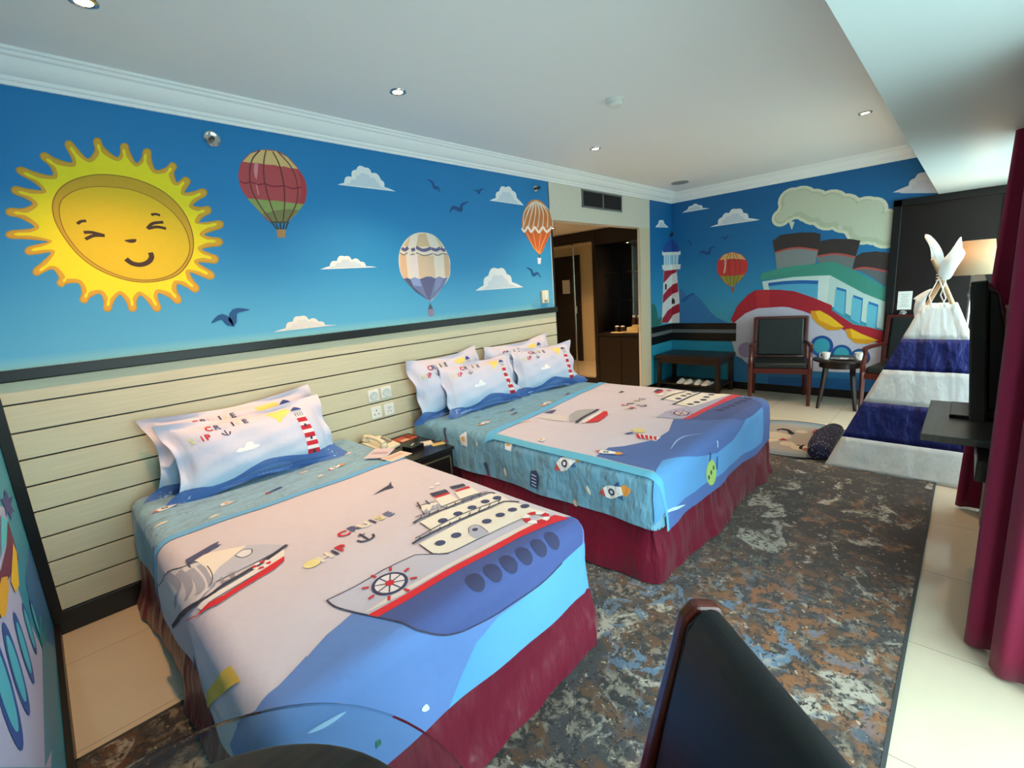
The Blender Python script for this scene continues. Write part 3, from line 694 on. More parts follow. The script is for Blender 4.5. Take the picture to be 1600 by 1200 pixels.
def skirt(name, parent, x0, x1, y0, y1, ztop, seed):
    """pleated satin skirt round three sides"""
    rr = random.Random(seed); path = []
    per = [(x0, y1), (x0, y0), (x1, y0), (x1, y1)]
    for i in range(3):
        p, q = Vector(per[i]), Vector(per[i+1]); d = (q-p).length; n = int(d/0.022)
        t = (q-p).normalized(); nrm = Vector((t.y, -t.x)) if True else None
        for k in range(n+(i == 2)):
            path.append((p+t*d*k/n, nrm, min(k/n*d, d-k/n*d)))
    bm = nb(); rows = []; H = 9
    ph = [rr.uniform(0, 6) for _ in range(6)]
    for r in range(H+1):
        f = r/H; row = []; s = 0
        for j, (p, nn, dc) in enumerate(path):
            s = j*0.022
            big = 0.5+0.5*math.sin(s*7.5+ph[0]+1.3*math.sin(s*1.7+ph[1]))
            w = 0.004*math.sin(s*31+ph[2]+2*math.sin(s*3))+0.026*big**3*f+0.003*math.sin(s*67+ph[3])*(1-f*0.5)
            w += 0.012*math.sin(f*7+s*5)*f
            q = p-nn*0 + nn*(w-0.012+0.045*f)
            row.append(bm.verts.new((q.x, q.y, 0.024+0.007*math.sin(s*5+ph[4])*f+(ztop-0.024)*(1-f))))
        rows.append(row)
    for r in range(H):
        for j in range(len(path)-1): bm.faces.new((rows[r][j], rows[r][j+1], rows[r+1][j+1], rows[r+1][j]))
    o = mk(name, bm, M_burg, parent, smooth=True, world=True)
    return o
def make_bed(x0, x1, y0, top, label, seed):
    b = empty('bed', ((x0+x1)/2, (y0)/2, 0), label=label, cat='bed', group=None)
    mk('mattress', bx(x0+0.012, x1-0.012, y0+0.012, -0.06, 0.30, top-0.03), mat('mattress_ticking', '#c9c6c0', 0.8), b, world=True, bevel=0.05, seg=4)
    mk('base', bx(x0+0.03, x1-0.03, y0+0.03, -0.05, 0.06, 0.295), mat('divan_cloth', '#3a1420', 0.8), b, world=True, bevel=0.01)
    skirt('bed_skirt', b, x0, x1, y0, -0.06, 0.33, seed)
    return b
# near bed
B1 = dict(x0=0.375, x1=1.585, y0=-2.03, top=0.575)
B2 = dict(x0=2.10, x1=3.87, y0=-2.06, top=0.575)
make_bed(B1['x0'], B1['x1'], B1['y0'], B1['top'], 'near single bed with burgundy pleated skirt, closest to the camera', 3)
make_bed(B2['x0'], B2['x1'], B2['y0'], B2['top'], 'far double bed with burgundy skirt, beyond the nightstand', 8)

def sheet_surface(B, seed, drop=0.27, wr=1.0):
    S = Drape(B['x0'], B['x1'], B['y0'], -0.075, B['top'], seed=seed, wr=wr, drop=drop)
    S.base = 0.001
    d = S.R*PI/2+drop-S.R
    return S, d
# --- blue fitted sheets with rockets
S, d = sheet_surface(B1, 2)
S.add([(S.x0-d, S.y0+0.03), (S.x0-d, -0.075), (S.x1+d, -0.075), (S.x1+d, S.y0+0.03)], '#86b0c8', 0)
for u, v, an, k, kd in ((280,843,.5,1.1,0),(262,794,.35,1,0),(353,786,.3,.9,3),(395,798,.2,.7,0),(252,819,.2,1,1),(429,766,.2,.9,2),(525,731,.2,.8,0),(542,709,.3,.8,3),(475,738,.1,.9,1),(500,744,.3,.8,1),(600,702,.2,.8,0),(240,780,.6,.8,2),(335,808,.3,.9,1)):
    a, b = S.px(u, v); rocket(S, a, b, an+PI*(kd == 0), k, kd)
tag(S.obj('fitted_sheet', [M_sheet], smooth=True), 'light blue rocket print sheet on the near single bed', 'bed sheet')
S, d = sheet_surface(B2, 6)
S.add([(S.x0-d, S.y0-0.05), (S.x0-d, -0.075), (S.x1+d, -0.075), (S.x1+d, S.y0-d), (S.x0-d, S.y0-d)], '#6ea2bc', 0)
for u, v, an, k, kd in ((886,722,2.2,1.5,0),(960,768,1.9,1.4,0),(920,766,.4,1.0,1),(930,652,.5,1.0,0),(794,695,.3,1.2,3),(724,687,.3,1.5,3),(696,679,.3,1.0,2),(757,661,.2,1.0,0),(854,631,.2,1.1,0),(887,617,.2,.9,2),(930,606,.2,1.0,3),(800,640,.2,.9,2),(804,646,.2,.9,2),(790,738,.1,1.1,1),(665,652,.5,1,1),(746,694,.2,.7,1),(870,690,.2,1,1),(762,733,.3,1.0,2),(900,787,.3,1.0,1)):
    a, b = S.px(u, v); rocket(S, a, b, an, k, kd)
a, b = S.px(835, 750)     # navy patch with white lettering-like strokes
S.draw([(a-.05, b-.03), (a+.03, b-.035), (a+.06, b-.015), (a+.05, b+.03), (a-.045, b+.035)], '#1f3a6e', 3)
for i in range(4): S.stroke([(a-.035+i*.02, b-.018), (a-.03+i*.02, b+.02)], .006, '#cfe0ec', 4)
tag(S.obj('fitted_sheet', [M_sheet], smooth=True), 'light blue rocket print sheet on the far double bed', 'bed sheet')

# --- near coverlet: sailing boat, lettering and cruise ship
def coverlet(B, seed):
    S = Drape(B['x0'], B['x1'], B['y0'], -0.3, B['top'], seed=seed, wr=1.0, drop=0.295); S.base = 0.010
    return S
K = coverlet(B1, 2)
dd = K.R*PI/2+0.30-K.R
y_f = -0.80
K.add([(K.x0-dd, K.y0-dd), (K.x0-dd, y_f), (K.x1+dd, y_f), (K.x1+dd, K.y0-dd), (K.x0-dd, K.y0-dd)], '#cdc6d0', 0)
K.add([(K.x0-dd, y_f-.002), (K.x0-dd, y_f+.045), (K.x1+dd, y_f+.045), (K.x1+dd, y_f-.002)], '#68ade0', 0.003)
U = (480, 700, 3.334); V = (200, 660, 3.0); Z = (200, 1000, 2.0)
# sea (runs under the hull to the foot hem)
sea = K.P([(0,1100),(100,990),(180,925),(235,875),(330,880)], U)
sea = K.P([(320,330),(345,262),(400,220),(470,150),(560,55),(625,0)], Z)[0:5] + sea[0:4]
P0 = K.px(360, 1155)
K.draw([(K.x0-dd+.02, K.y0-.12), (P0[0]-.12, P0[1]-.10)] + sea + K.P([(540,890),(640,890)], U) + [K.px(680, 985), (K.x1+.0, K.px(870, 860)[1]+.05), (K.x1+dd-.01, K.px(905, 830)[1]+.12), (K.x1+dd-.01, K.y0-dd), (K.x0, K.y0-dd)], '#5f83c2', 1)
lb = K.P([(1440,490),(1330,592),(1200,715),(1100,800),(990,880),(880,1010),(800,1190)], U)
K.draw([(K.x1+dd-.02, K.y0+.02)] + [(K.x1+.12, lb[0][1]+.02)] + lb + [(lb[-1][0]-.06, K.y0-dd), (K.x1+dd-.02, K.y0-dd)], '#5a9fd8', 2)
# hull
K.d(U, [(105,810),(200,765),(400,655),(565,578),(645,570),(740,568),(880,500),(1140,370),(1300,350),(1340,362),(1100,470),(700,690),(320,885),(240,870),(150,845)], '#bdbccb', 3)
K.k(U, [(105,812),(250,740),(400,655),(565,578),(740,570)], .004, INK, 5, False)
K.d(U, [(320,885),(700,690),(1100,470),(1345,362),(1410,375),(1432,440),(1430,500),(1330,590),(1200,715),(1000,850),(860,925),(780,958),(690,970),(620,960),(540,935),(400,905)], '#44548e', 4)
K.k(U, [(105,812),(150,845),(240,870),(400,905),(540,937),(620,962),(690,971),(780,960),(860,927),(1000,852),(1200,716),(1325,596)], .005, INK, 6)
K.d(U, [(285,885),(430,815),(700,668),(1000,510),(1270,380),(1250,365),(990,490),(690,655),(420,795)], '#dcd2cc', 5)
K.d(U, [(318,887),(400,842),(700,675),(1100,460),(1290,366),(1330,362),(1360,372),(1100,492),(700,710),(370,898)], '#d8202c', 6)
for x, y in ((875,700),(967,650),(1050,605),(1130,562),(1207,520),(1276,482)): K.e(U, x, y, .029, '#33365a', 7)
# superstructure
CRM = '#e4e1d4'
K.d(U, [(585,520),(640,490),(800,400),(1040,290),(1080,290),(1180,330),(1270,352),(1130,380),(880,495),(740,565),(655,572)], CRM, 5)
K.d(U, [(585,405),(700,350),(850,290),(960,245),(1010,255),(1060,285),(900,345),(760,405),(650,450)], CRM, 6)
K.d(U, [(600,350),(590,310),(680,300),(700,330),(640,360)], CRM, 6)
for a_ in ([(665,275),(700,318),(740,330),(800,290),(745,250)], [(765,238),(800,280),(850,262),(905,245),(850,215)]): K.d(U, a_, CRM, 5)
for a_ in ([(638,250),(720,228),(740,240),(660,266)], [(742,215),(815,200),(828,210),(760,226)]): K.d(U, a_, INK, 7)
for a_ in ([(660,268),(738,243),(748,250),(672,276)], [(765,235),(842,212),(852,220),(778,241)]): K.d(U, a_, RED, 7)
for pts in ([(550,522),(600,490),(720,428),(860,365),(1000,300),(1040,288),(1105,292)], [(555,412),(590,390),(700,345),(840,280),(940,245),(980,248)]): K.k(U, pts, .011, INK, 8)
for pts in ([(565,492),(720,405),(860,340),(1010,278)], [(565,382),(700,325),(850,262),(940,238)]): K.k(U, pts, .006, INK, 8)
for i in range(9):
    x = 580+i*52; K.k(U, [(x, 505-i*26), (x+12, 482-i*26)], .004, INK, 8, False)
for i in range(8):
    x = 590+i*44; K.k(U, [(x, 392-i*18), (x+8, 372-i*18)], .004, INK, 8, False)
for pts in ([(570,325),(668,296)], [(575,300),(595,335)], [(618,290),(640,312)], [(600,345),(612,375)], [(585,522),(655,572)], [(590,408),(650,448)]): K.k(U, pts, .007 if pts[0][1] < 330 else .003, INK, 8, False)
K.d(U, [(605,355),(625,335),(635,352),(620,362)], '#9aa2b8', 8); K.d(U, [(640,350),(655,318),(668,318),(660,345)], '#9aa2b8', 8); K.d(U, [(668,340),(672,312),(690,308),(692,330)], '#9aa2b8', 8)
for x, y in ((708,397),(787,360),(860,324),(928,290),(990,270),(695,514),(778,472),(937,400),(1007,365),(1070,335),(1135,315)): K.e(U, x, y, .020, '#3d4468', 7)
K.d(U, [(845,470),(845,435),(875,420),(910,430),(945,462),(880,492)], '#aeb3c6', 7); K.e(U, 876, 444, .012, '#3d4468', 8)
K.k(U, [(845,462),(845,435),(875,420),(910,430),(945,460)], .003, INK, 8)
K.k(U, [(655,572),(740,567),(880,498),(1010,440),(1140,378)], .003, INK, 7)
# life ring and steering wheel
def ring(S, t, cx, cy, r, l):
    a, b = S.P([(cx, cy)], t)[0]
    for i in range(8):
        p = [(a+rr*math.cos(th), b+rr*math.sin(th)) for rr, ths in ((r, (0, .39, .785)), (r*.5, (.785, .39, 0))) for th in [i*PI/4+q for q in ths]]
        S.draw(p, RED if i % 2 else '#ecebec', l)
ring(K, U, 1195, 382, .055, 8)
def wheel(S, t, cx, cy, r, l):
    a, b = S.P([(cx, cy)], t)[0]
    S.draw([(a+r*math.cos(i*PI/12), b+r*math.sin(i*PI/12)) for i in range(24)], '#35365a', l)
    S.draw([(a+r*.82*math.cos(i*PI/12), b+r*.82*math.sin(i*PI/12)) for i in range(24)], '#dfd9dc', l+1)
    for i in range(8):
        c_, s_ = math.cos(i*PI/4+.2), math.sin(i*PI/4+.2)
        S.stroke([(a+c_*r*.1, b+s_*r*.1), (a+c_*r*.82, b+s_*r*.82)], r*.08, '#35365a', l+2)
        S.stroke([(a+c_*r*1.12, b+s_*r*1.12), (a+c_*r*1.5, b+s_*r*1.5)], r*.16, RED, l+2)
    S.draw([(a+r*.26*math.cos(i*PI/5), b+r*.26*math.sin(i*PI/5)) for i in range(10)], RED, l+3)
wheel(K, U, 433, 724, .058, 6)
# lettering
for ch, x, y, c, an in (('C',192,468,RED,.1),('R',243,437,'#54587c',.1),('U',297,418,'#e6e0c8',.05),('i',343,398,INK,.1),('S',378,380,'#e4d79c',.1),('E',426,360,'#6a6f92',.1),
                        ('S',30,622,'#e6dc96',.1),('H',95,592,'#e3dccb',.1),('i',148,568,INK,.1),('P',182,545,RED,.15)):
    a, b = K.P([(x, y)], U)[0]; letters(K, ch, a, b, .050, an, c, 4, off=.05)
a, b = K.P([(30, 622)], U)[0]; K.draw([(a+.03*math.cos(i*.6), b+.028*math.sin(i*.6)) for i in range(10)], '#e9df9e', 3)
a, b = K.P([(300, 485)], U)[0]; anchor(K, a, b, 1.1)
K.d(U, [(342,255),(400,215),(425,200),(437,182),(440,200),(452,212),(430,218),(405,225)], INK, 3)
K.e(U, 650, 215, .012, '#e8e4e6', 3); K.e(U, 680, 198, .014, '#e8e4e6', 3)
# sailing boat
K.d(V, [(145,765),(190,700),(260,680),(330,675),(375,700),(400,750),(395,790),(330,850),(240,900),(220,950),(190,900),(160,820)], '#cfcdd0', 3)
for i in range(4):
    x = 185+i*52; K.k(V, [(x, 715-i*10), (x+40, 745-i*4), (x+55, 800-i*8), (x+38, 862-i*25)], .022, '#9d9fad', 4)
    
K.d(V, [(290,660),(400,625),(560,592),(500,640),(430,700),(395,745),(370,700),(330,672)], '#e6dfd2', 4)
K.d(V, [(560,592),(640,588),(720,590),(740,600),(640,650),(480,730),(400,770),(400,730),(430,695),(500,640)], '#b9bccb', 4)
K.d(V, [(505,640),(540,615),(580,610),(580,632),(540,650)], '#dcdce0', 5); K.k(V, [(505,640),(540,615),(582,611),(580,632),(540,650),(505,640)], .003, INK, 6)
K.k(V, [(375,690),(395,720),(400,755),(385,785)], .003, INK, 5); K.k(V, [(148,765),(190,705),(260,682),(330,672)], .004, INK, 5)
K.k(V, [(215,955),(250,905),(330,850),(460,775),(600,690),(700,625),(748,592)], .016, '#2d2e45', 6)
K.d(V, [(265,925),(330,905),(450,830),(600,735),(690,670),(735,640),(735,665),(690,705),(560,785),(420,860),(330,910)], '#cf1626', 5)
K.d(V, [(330,870),(460,790),(600,705),(735,610),(738,642),(640,705),(500,790),(350,882)], '#e2dedc', 5)
ring(K, V, 630, 685, .030, 7)
K.d(V, [(440,775),(435,745),(448,742),(455,760),(490,750),(480,735),(500,725),(510,745)], '#8b8e9c', 5)
K.d(V, [(270,650),(400,590),(432,575),(420,592),(445,588),(400,612),(290,668),(300,690),(285,680)], '#4a4d72', 5)
K.d(Z, [(240,215),(250,160),(325,80),(355,130),(280,180)], '#e2bf4a', 3)
K.d(Z, [(228,225),(238,225),(238,262),(226,268)], '#2c3c86', 3); K.d(Z, [(246,275),(262,270),(280,318),(248,325)], '#b7b2c0', 3); K.k(Z, [(252,280),(262,318)], .01, RED, 4, False)
K.k(Z, [(560,292),(620,262),(680,225)], .014, '#9fc4ea', 3, True, True)
K.d(Z, [(915,215),(930,198),(940,212),(925,222)], '#dcecf6', 3, True)
K.d(Z, [(772,318),(788,310),(790,325),(775,340)], '#2f6b5f', 3)
tag(K.obj('coverlet', [M_cloth], smooth=True), 'cruise ship and sailboat print cover on the near single bed', 'bed cover')

# --- far coverlet: same print, seen at a low angle
K = coverlet(B2, 6); K.base = 0.011
dd = K.R*PI/2+0.30-K.R
K.x0 = B2['x0']+K.R
yl, yr = -0.93, -0.62
Q = (800, 580, 4.0)
e0 = K.x0-0.03
K.add([(e0, yl), (e0, K.y0), (K.x0-.01, K.y0-dd), (K.x1+dd, K.y0-dd), (K.x1+dd, yr)], '#cdc7d4', 0)
K.add([(e0-.018, yl+.05), (e0-.018, K.y0), (K.x0-.03, K.y0-dd), (K.x0+.012, K.y0-dd+.0), (e0+.02, K.y0), (e0+.02, yl-.02)], '#5fb0cf', 0.004)
K.add([(e0-.045, yl+.055), (e0-.02, yl-.01), (K.x1+dd, yr-.01), (K.x1+dd, yr+.055)], '#5fb2e4', 0.004)
bt = K.y0-dd
sea = K.P([(605,490),(700,480),(800,460),(900,440),(980,385),(1010,310)], Q)
K.draw([(K.x0-.0, sea[0][1]-.02)] + sea + [K.px(1100, 655), K.px(1165, 622), (K.x1+dd-.02, K.y0+.35), (K.x1+dd-.02, bt), (K.x0, bt)], '#4d6aa8', 1)
K.d(Q, [(900,620),(940,570),(1030,540),(1150,535),(1280,510),(1380,430),(1460,300),(1560,225),(1562,440),(1480,500),(1350,600),(1130,760),(1000,860),(925,930),(890,965),(880,800),(885,700)], '#5a98d2', 2)
K.k(Q, [(990,500),(1030,450),(1090,420),(1190,405)], .012, '#93b7e6', 3, True, True)
K.k(Q, [(950,910),(980,870),(1040,850),(1080,835)], .016, '#b9dcf6', 3, True, True)
K.d(Q, [(1085,312),(1240,240),(1400,165),(1480,170),(1555,200),(1560,225),(1500,280),(1440,310),(1300,318),(1180,315)], '#44568f', 3)
K.d(Q, [(1060,312),(1200,240),(1390,160),(1450,160),(1300,215),(1110,312)], '#c9384a', 5)
K.d(Q, [(900,300),(960,260),(1060,235),(1180,210),(1250,190),(1390,160),(1200,245),(1065,310)], '#a9abc6', 4)
K.d(Q, [(1010,215),(1080,180),(1140,145),(1230,145),(1390,158),(1240,195),(1120,230)], CRM, 5)
K.d(Q, [(935,185),(980,150),(1030,125),(1090,130),(1190,140),(1120,170),(1040,200)], CRM, 5)
for pts in ([(1005,218),(1100,178),(1180,145)], [(935,190),(1010,160),(1085,130)]): K.k(Q, pts, .02, INK, 7)
for x, y in ((1040,184),(1073,168),(1105,155),(1140,142),(1115,215),(1155,203),(1197,190),(1215,175),(1245,160)): K.e(Q, x, y, .024, '#3d4468', 7)
for a_, c in (([(885,140),(910,125),(945,130),(915,145)], INK), ([(895,148),(935,132),(950,135),(920,155)], RED), ([(900,160),(940,150),(950,165),(920,170)], CRM), ([(955,130),(975,120),(1000,122),(985,135)], RED)): K.d(Q, a_, c, 6)
for x, y in ((1300,255),(1340,240),(1375,225),(1410,210),(1445,198),(1475,186)): K.e(Q, x, y, .028, '#333a66', 5)
wheel(K, Q, 1058, 272, .052, 6)
for pts in ((-.05,.0),): pass
for ch, x, y, c in (('C',705,222,RED),('R',740,212,'#54587c'),('U',762,205,'#e6e0c8'),('i',780,196,INK),('S',795,192,'#e4d79c'),('E',812,186,'#6a6f92'),('H',715,245,'#e3dccb'),('i',735,246,INK),('P',758,240,RED)):
    a, b = K.P([(x, y)], Q)[0]; letters(K, ch, a, b, .050, .25, c, 4, off=.05)
a, b = K.P([(806, 226)], Q)[0]; anchor(K, a, b, 1.1)
K.d(Q, [(665,145),(685,132),(705,138),(690,142)], INK, 3)
K.d(Q, [(360,285),(400,255),(460,245),(530,245),(470,285),(400,320),(360,330)], '#a4a6ae', 4); K.d(Q, [(150,298),(250,285),(360,285),(340,325),(250,318)], '#d2cfd0', 3)
K.d(Q, [(200,270),(250,252),(280,250),(250,275)], '#4a4d72', 4)
K.k(Q, [(400,335),(460,290),(540,245)], .022, '#2d2e45', 6); K.d(Q, [(455,335),(520,300),(570,258),(595,258),(600,280),(580,305),(540,330)], '#cc1f2c', 5); K.d(Q, [(430,335),(480,300),(545,260),(570,258),(500,310),(455,335)], '#e2dedc', 6)
K.d(Q, [(745,375),(820,372),(835,400),(770,402)], '#dccf8c', 4)
K.d(Q, [(765,405),(830,408),(930,430),(900,452),(800,435)], '#dcdbe0', 4)
for i in range(5): K.d(Q, [(775+i*28,408+i*4),(792+i*28,410+i*4),(806+i*24,442+i*2),(782+i*26,434+i*2)], RED, 5)
K.d(Q, [(700,410),(745,398),(765,405),(725,415)], '#4a5a94', 4)
K.k(Q, [(20,340),(110,318)], .03, '#e6c9b8', 3, False)
for u, v, kd, k in ((840,690,0,1.3),(946,714,0,1.7),(830,700,1,1)):
    pass
a, b = K.px(946, 714); rocket(K, a+.03, b, 1.9, 1.1, 0, 8)
a, b = K.px(842, 692); rocket(K, a+.02, b, .4, .9, 3, 8)
a, b = K.px(1110, 738)     # little green submarine on the foot panel
K.draw([(a+.055*math.cos(i*PI/10), b+.075*math.sin(i*PI/10)) for i in range(20)], '#a9c66a', 4)
for i in (-1, 0, 1): K.draw([(a+i*.028+.011*math.cos(j), b+i*.02+.015*math.sin(j)) for j in range(7)], '#3d5a50', 5)
K.stroke([(a-.01, b+.07), (a, b+.11), (a-.02, b+.12)], .012, '#2b4a78', 5); K.stroke([(a+.06, b+.0), (a+.085, b+.07)], .012, '#2b4a78', 5); K.stroke([(a+.10, b+.12), (a+.11, b+.15)], .010, '#d9ecf6', 5)
tag(K.obj('coverlet', [M_cloth], smooth=True), 'cruise ship print cover with blue edging on the far double bed', 'bed cover')

# ------------------------------------------------------------------ pillows
class Pillow(Surface):
    def __init__(s, w, h, th, seed, M, bend=0.0):
        super().__init__(); s.w, s.h, s.th, s.sd, s.M = w, h, th, seed, M; s.fl = 0.045; s.lay = 0.0007; s.bend = bend
        n, m = 34, 24
        s.grid = ([i/n for i in range(-4, n+5)], [i/m for i in range(-4, m+5)])
    def zf(s, u, v, side=1):
        a, b = abs(2*u-1), abs(2*v-1)
        if a >= 1 or b >= 1: t = 0
        else: t = ((1-a**2.6)*(1-b**2.4))**0.55
        wv = 0.0045*math.sin(u*19+v*7+s.sd)*t+0.003*math.sin(v*27-u*11+s.sd*2)*t
        return side*(s.th/2*t+0.003)+wv
    def map(s, u, v, off, side=1):
        cx = 0.012*math.sin(v*5+s.sd)+0.02*math.sin(PI*v)*(1 if u < .5 else -1)*(abs(2*u-1)**3)
        cy = -0.020*math.sin(PI*u)*(1 if v > .5 else -1)*(abs(2*v-1)**3)
        e = max(abs(2*u-1), abs(2*v-1))
        fz = 0.016*math.sin(u*9+v*13+s.sd)*max(0, e-0.9)*6
        p = Vector(((u-.5)*s.w+cx, s.zf(u, v, side)*1.0+off*side+fz, v*s.h+cy))
        p.y -= s.bend*((2*u-1)**2)*0.5
        return s.M @ Vector((p.x, -p.y, p.z))
def pillow_bg(u, v):
    def mix(a, b, t): return tuple(x+(y-x)*max(0, min(1, t)) for x, y in zip(a, b))
    top, mid, low = lin('#d9d2e0'), lin('#c9cfe6'), lin('#a9c9e4')
    return mix(mid, top, (v-.55)*2.4) if v > .5 else mix(low, mid, v*2)
def make_pillow(x, y, z, w, h, th, lean, yaw, roll, seed, label, face=True, cover=True, group=None):
    M = Matrix.Rotation(yaw, 4, 'Z') @ Matrix.Rotation(lean, 4, 'X') @ Matrix.Rotation(roll, 4, 'Y')
    S = Pillow(w, h, th, seed, M)
    e = 0.055
    S.add([(-e, -e*1.4), (1+e, -e*1.4), (1+e, 1+e*1.4), (-e, 1+e*1.4)], pillow_bg, 0)
    # back
    S2 = Pillow(w, h, th, seed+1, M); S2_map = S2.map; S2.map = lambda u, v, off: S.map(u, v, 0.0005, -1)
    S2.add([(-e, -e*1.4), (1+e, -e*1.4), (1+e, 1+e*1.4), (-e, 1+e*1.4)], '#bfc4da', 0)
    S.draw(cat([(-e, -e*1.3), (1+e, -e*1.3), (1+e, .18), (.93, .14), (.84, .10), (.74, .12), (.62, .17), (.5, .20), (.40, .15), (.28, .06), (.15, .05), (.06, .10), (-e, .12)], True, 3), '#4a6fae', 1)
    S.draw(cat([(.2, -.05), (.35, .03), (.5, .09), (.62, .08), (.7, .0), (.6, -.07)], True, 3), '#6187c0', 2)
    # lighthouse
    S.draw([(.80, .10), (.785, .74), (.86, .74), (.905, .10)], '#e8e6ea', 2)
    for i in range(5):
        v0 = .10+i*.135; g = lambda v: (.80-.015*(v-.1)/.64, .905-.045*(v-.1)/.64)
        if i % 1 == 0: a, b = g(v0), g(v0+.075); S.draw([(a[0], v0), (a[1], v0), (b[1], v0+.075), (b[0], v0+.075)], '#c22336', 3)
    S.draw([(.772, .74), (.872, .74), (.872, .79), (.772, .79)], '#dfe0e4', 3); S.draw([(.785, .79), (.86, .79), (.855, .865), (.79, .865)], '#b8c0d0', 3)
    for q in (.79, .81, .83, .85): S.draw([(q, .745), (q+.006, .745), (q+.006, .80), (q, .80)], INK, 4)
    S.draw([(.775, .865), (.87, .865), (.85, .91), (.822, .945), (.795, .91)], '#34458e', 4); S.draw([(.84, .1), (.865, .1), (.865, .15), (.852, .165), (.84, .15)], '#33365a', 5)
    for q, vv in ((.835, .33), (.82, .55)): S.draw([(q, vv), (q+.018, vv), (q+.018, vv+.05), (q, vv+.05)], '#33365a', 5)
    S.draw([(.60, .93), (.75, .95), (.78, .88), (.70, .78), (.66, .70), (.64, .80)], '#eed877', 2)
    S.draw(cat([(.30, .42), (.33, .47), (.36, .46), (.385, .52), (.42, .52), (.43, .47), (.46, .46), (.45, .42), (.37, .405)], True, 3), '#eef0f4', 2)
    for ch, u, c in (('C', .22, RED), ('R', .27, '#54587c'), ('U', .325, '#dcd8de'), ('I', .37, INK), ('S', .405, '#e6dec0'), ('E', .45, '#4a4d62')):
        _gl(S, ch, u, .885, c)
    for ch, u, c in (('S', .085, '#e2dca0'), ('H', .12, '#dcd8de'), ('i', .15, RED), ('P', .185, RED)): _gl(S, ch, u, .75, c)
    S.stroke([(.30, .80), (.30, .71)], .008, INK, 4); S.stroke([(.275, .76), (.285, .72), (.30, .705), (.318, .72), (.326, .76)], .009, INK, 4, True)
    S.v2 = len(S.v)
    n0 = len(S.v); S.v += S2.v; S.f += [[i+n0 for i in f] for f in S2.f]; S.c += S2.c; S.mi += S2.mi
    o = S.obj('pillow', [M_cloth], smooth=True); o.location = (x, y, z)
    tag(o, label, 'pillow', group)
    return o
def _gl(S, ch, u, v, c):
    k = S.h/S.w
    S3 = S.add
    cu = bpy.data.curves.new('glyph', 'FONT'); cu.body = ch; cu.size = .13; cu.offset = .004; cu.align_x = 'CENTER'; cu.resolution_u = 3
    ob = bpy.data.objects.new('glyph', cu); COL.objects.link(ob)
    dg = bpy.context.evaluated_depsgraph_get(); me = bpy.data.meshes.new_from_object(ob.evaluated_get(dg)); S.n += 1
    for p in me.polygons: S.add([(u+me.vertices[i].co.x*k, v-.045+me.vertices[i].co.y) for i in p.vertices], c, 4*S.lay+S.n*S.eps)
    bpy.data.objects.remove(ob); bpy.data.curves.remove(cu); bpy.data.meshes.remove(me)
T0 = 0.595
PR = math.radians
make_pillow(.925, -.185, T0, .78, .37, .14, PR(-14), PR(1), PR(-1), 11, 'lighthouse print pillow at the back on the near bed, against the panelling')
make_pillow(.945, -.37, T0-.005, .74, .36, .17, PR(-24), PR(0), PR(0), 12, 'lighthouse print pillow in front on the near single bed')
make_pillow(2.45, -.165, T0, .66, .42, .13, PR(-10), PR(2), PR(-2), 13, 'back left pillow of the double bed, nearest the sockets')
make_pillow(3.28, -.165, T0, .78, .42, .13, PR(-8), PR(0), PR(-2), 14, 'back right pillow of the double bed, by the room opening')
make_pillow(2.66, -.33, T0-.005, .70, .38, .17, PR(-24), PR(-2), PR(1), 15, 'front left lighthouse pillow on the double bed')
make_pillow(3.43, -.36, T0-.005, .70, .39, .17, PR(-24), PR(-6), PR(2), 16, 'front right lighthouse pillow on the double bed, by the opening')
# ------------------------------------------------------------------ seating and tables
def Tm(x, y, z=0): return Matrix.Translation((x, y, z))
def armchair(loc, rz, label, arms=True, group=None, leather=None):
    """wood-framed leather armchair; front = local +x"""
    t = empty('armchair', loc, rz, label, 'armchair', group); w = 0.29; lt = leather or M_leather
    for s in (1, -1):
        # front leg rises into the arm support with a sweep
        mk('leg', tube(nb(), [(0.25, s*w, 0), (0.252, s*w, .2), (0.255, s*w, .44)], [.019, .024, .027], 4), M_mahog, t, bevel=.003)
        mk('leg', tube(nb(), [(-0.30, s*(w-.02), 0), (-0.265, s*(w-.02), .22), (-0.25, s*(w-.02), .46)], [.019, .024, .027], 4), M_mahog, t, bevel=.003)
        bm = tube(nb(), [(0.255, s*w, .43), (0.262, s*w, .50), (0.235, s*w, .56), (0.215, s*w, .60), (0.235, s*w, .655)], [.027, .025, .021, .020, .022], 8)
        tube(bm, [(0.275, s*w, .655), (0.24, s*w, .668), (0.1, s*w, .67), (-0.1, s*(w-.005), .662), (-0.27, s*(w-.02), .66)], [.018, .026, .027, .024, .022], 10, flat=.75)
        mk('arm', bm, M_mahog, t, smooth=True)
    bm = nb()
    for s in (1, -1): box(bm, -0.27, 0.24, s*w-.014, s*w+.014, .36, .42)
    box(bm, .235, .265, -w, w, .36, .42); box(bm, -.27, -.24, -w+.02, w-.02, .36, .42)
    mk('seat_frame', bm, M_mahog, t, bevel=.003)
    mk('seat', bx(-.23, .262, -w+.022, w-.022, .415, .485), lt, t, bevel=.025, seg=4, smooth=True)
    # back: two posts, a top rail and the upholstered panel, raked
    R = Tm(-.255, 0, .44) @ Matrix.Rotation(PR(-9), 4, 'Y')
    bm = nb()
    for s in (1, -1): box(bm, -.022, .022, s*(w-.02)-.02, s*(w-.02)+.02, -.02, .52, M=R)
    box(bm, -.022, .022, -w+.02, w-.02, .485, .525, M=R); box(bm, -.02, .02, -w+.03, w-.03, .03, .07, M=R)
    mk('back_frame', bm, M_mahog, t, bevel=.008, seg=3)
    mk('backrest', bx(-.03, .034, -w+.045, w-.045, .05, .50, M=R), lt, t, bevel=.022, seg=4, smooth=True)
    return t
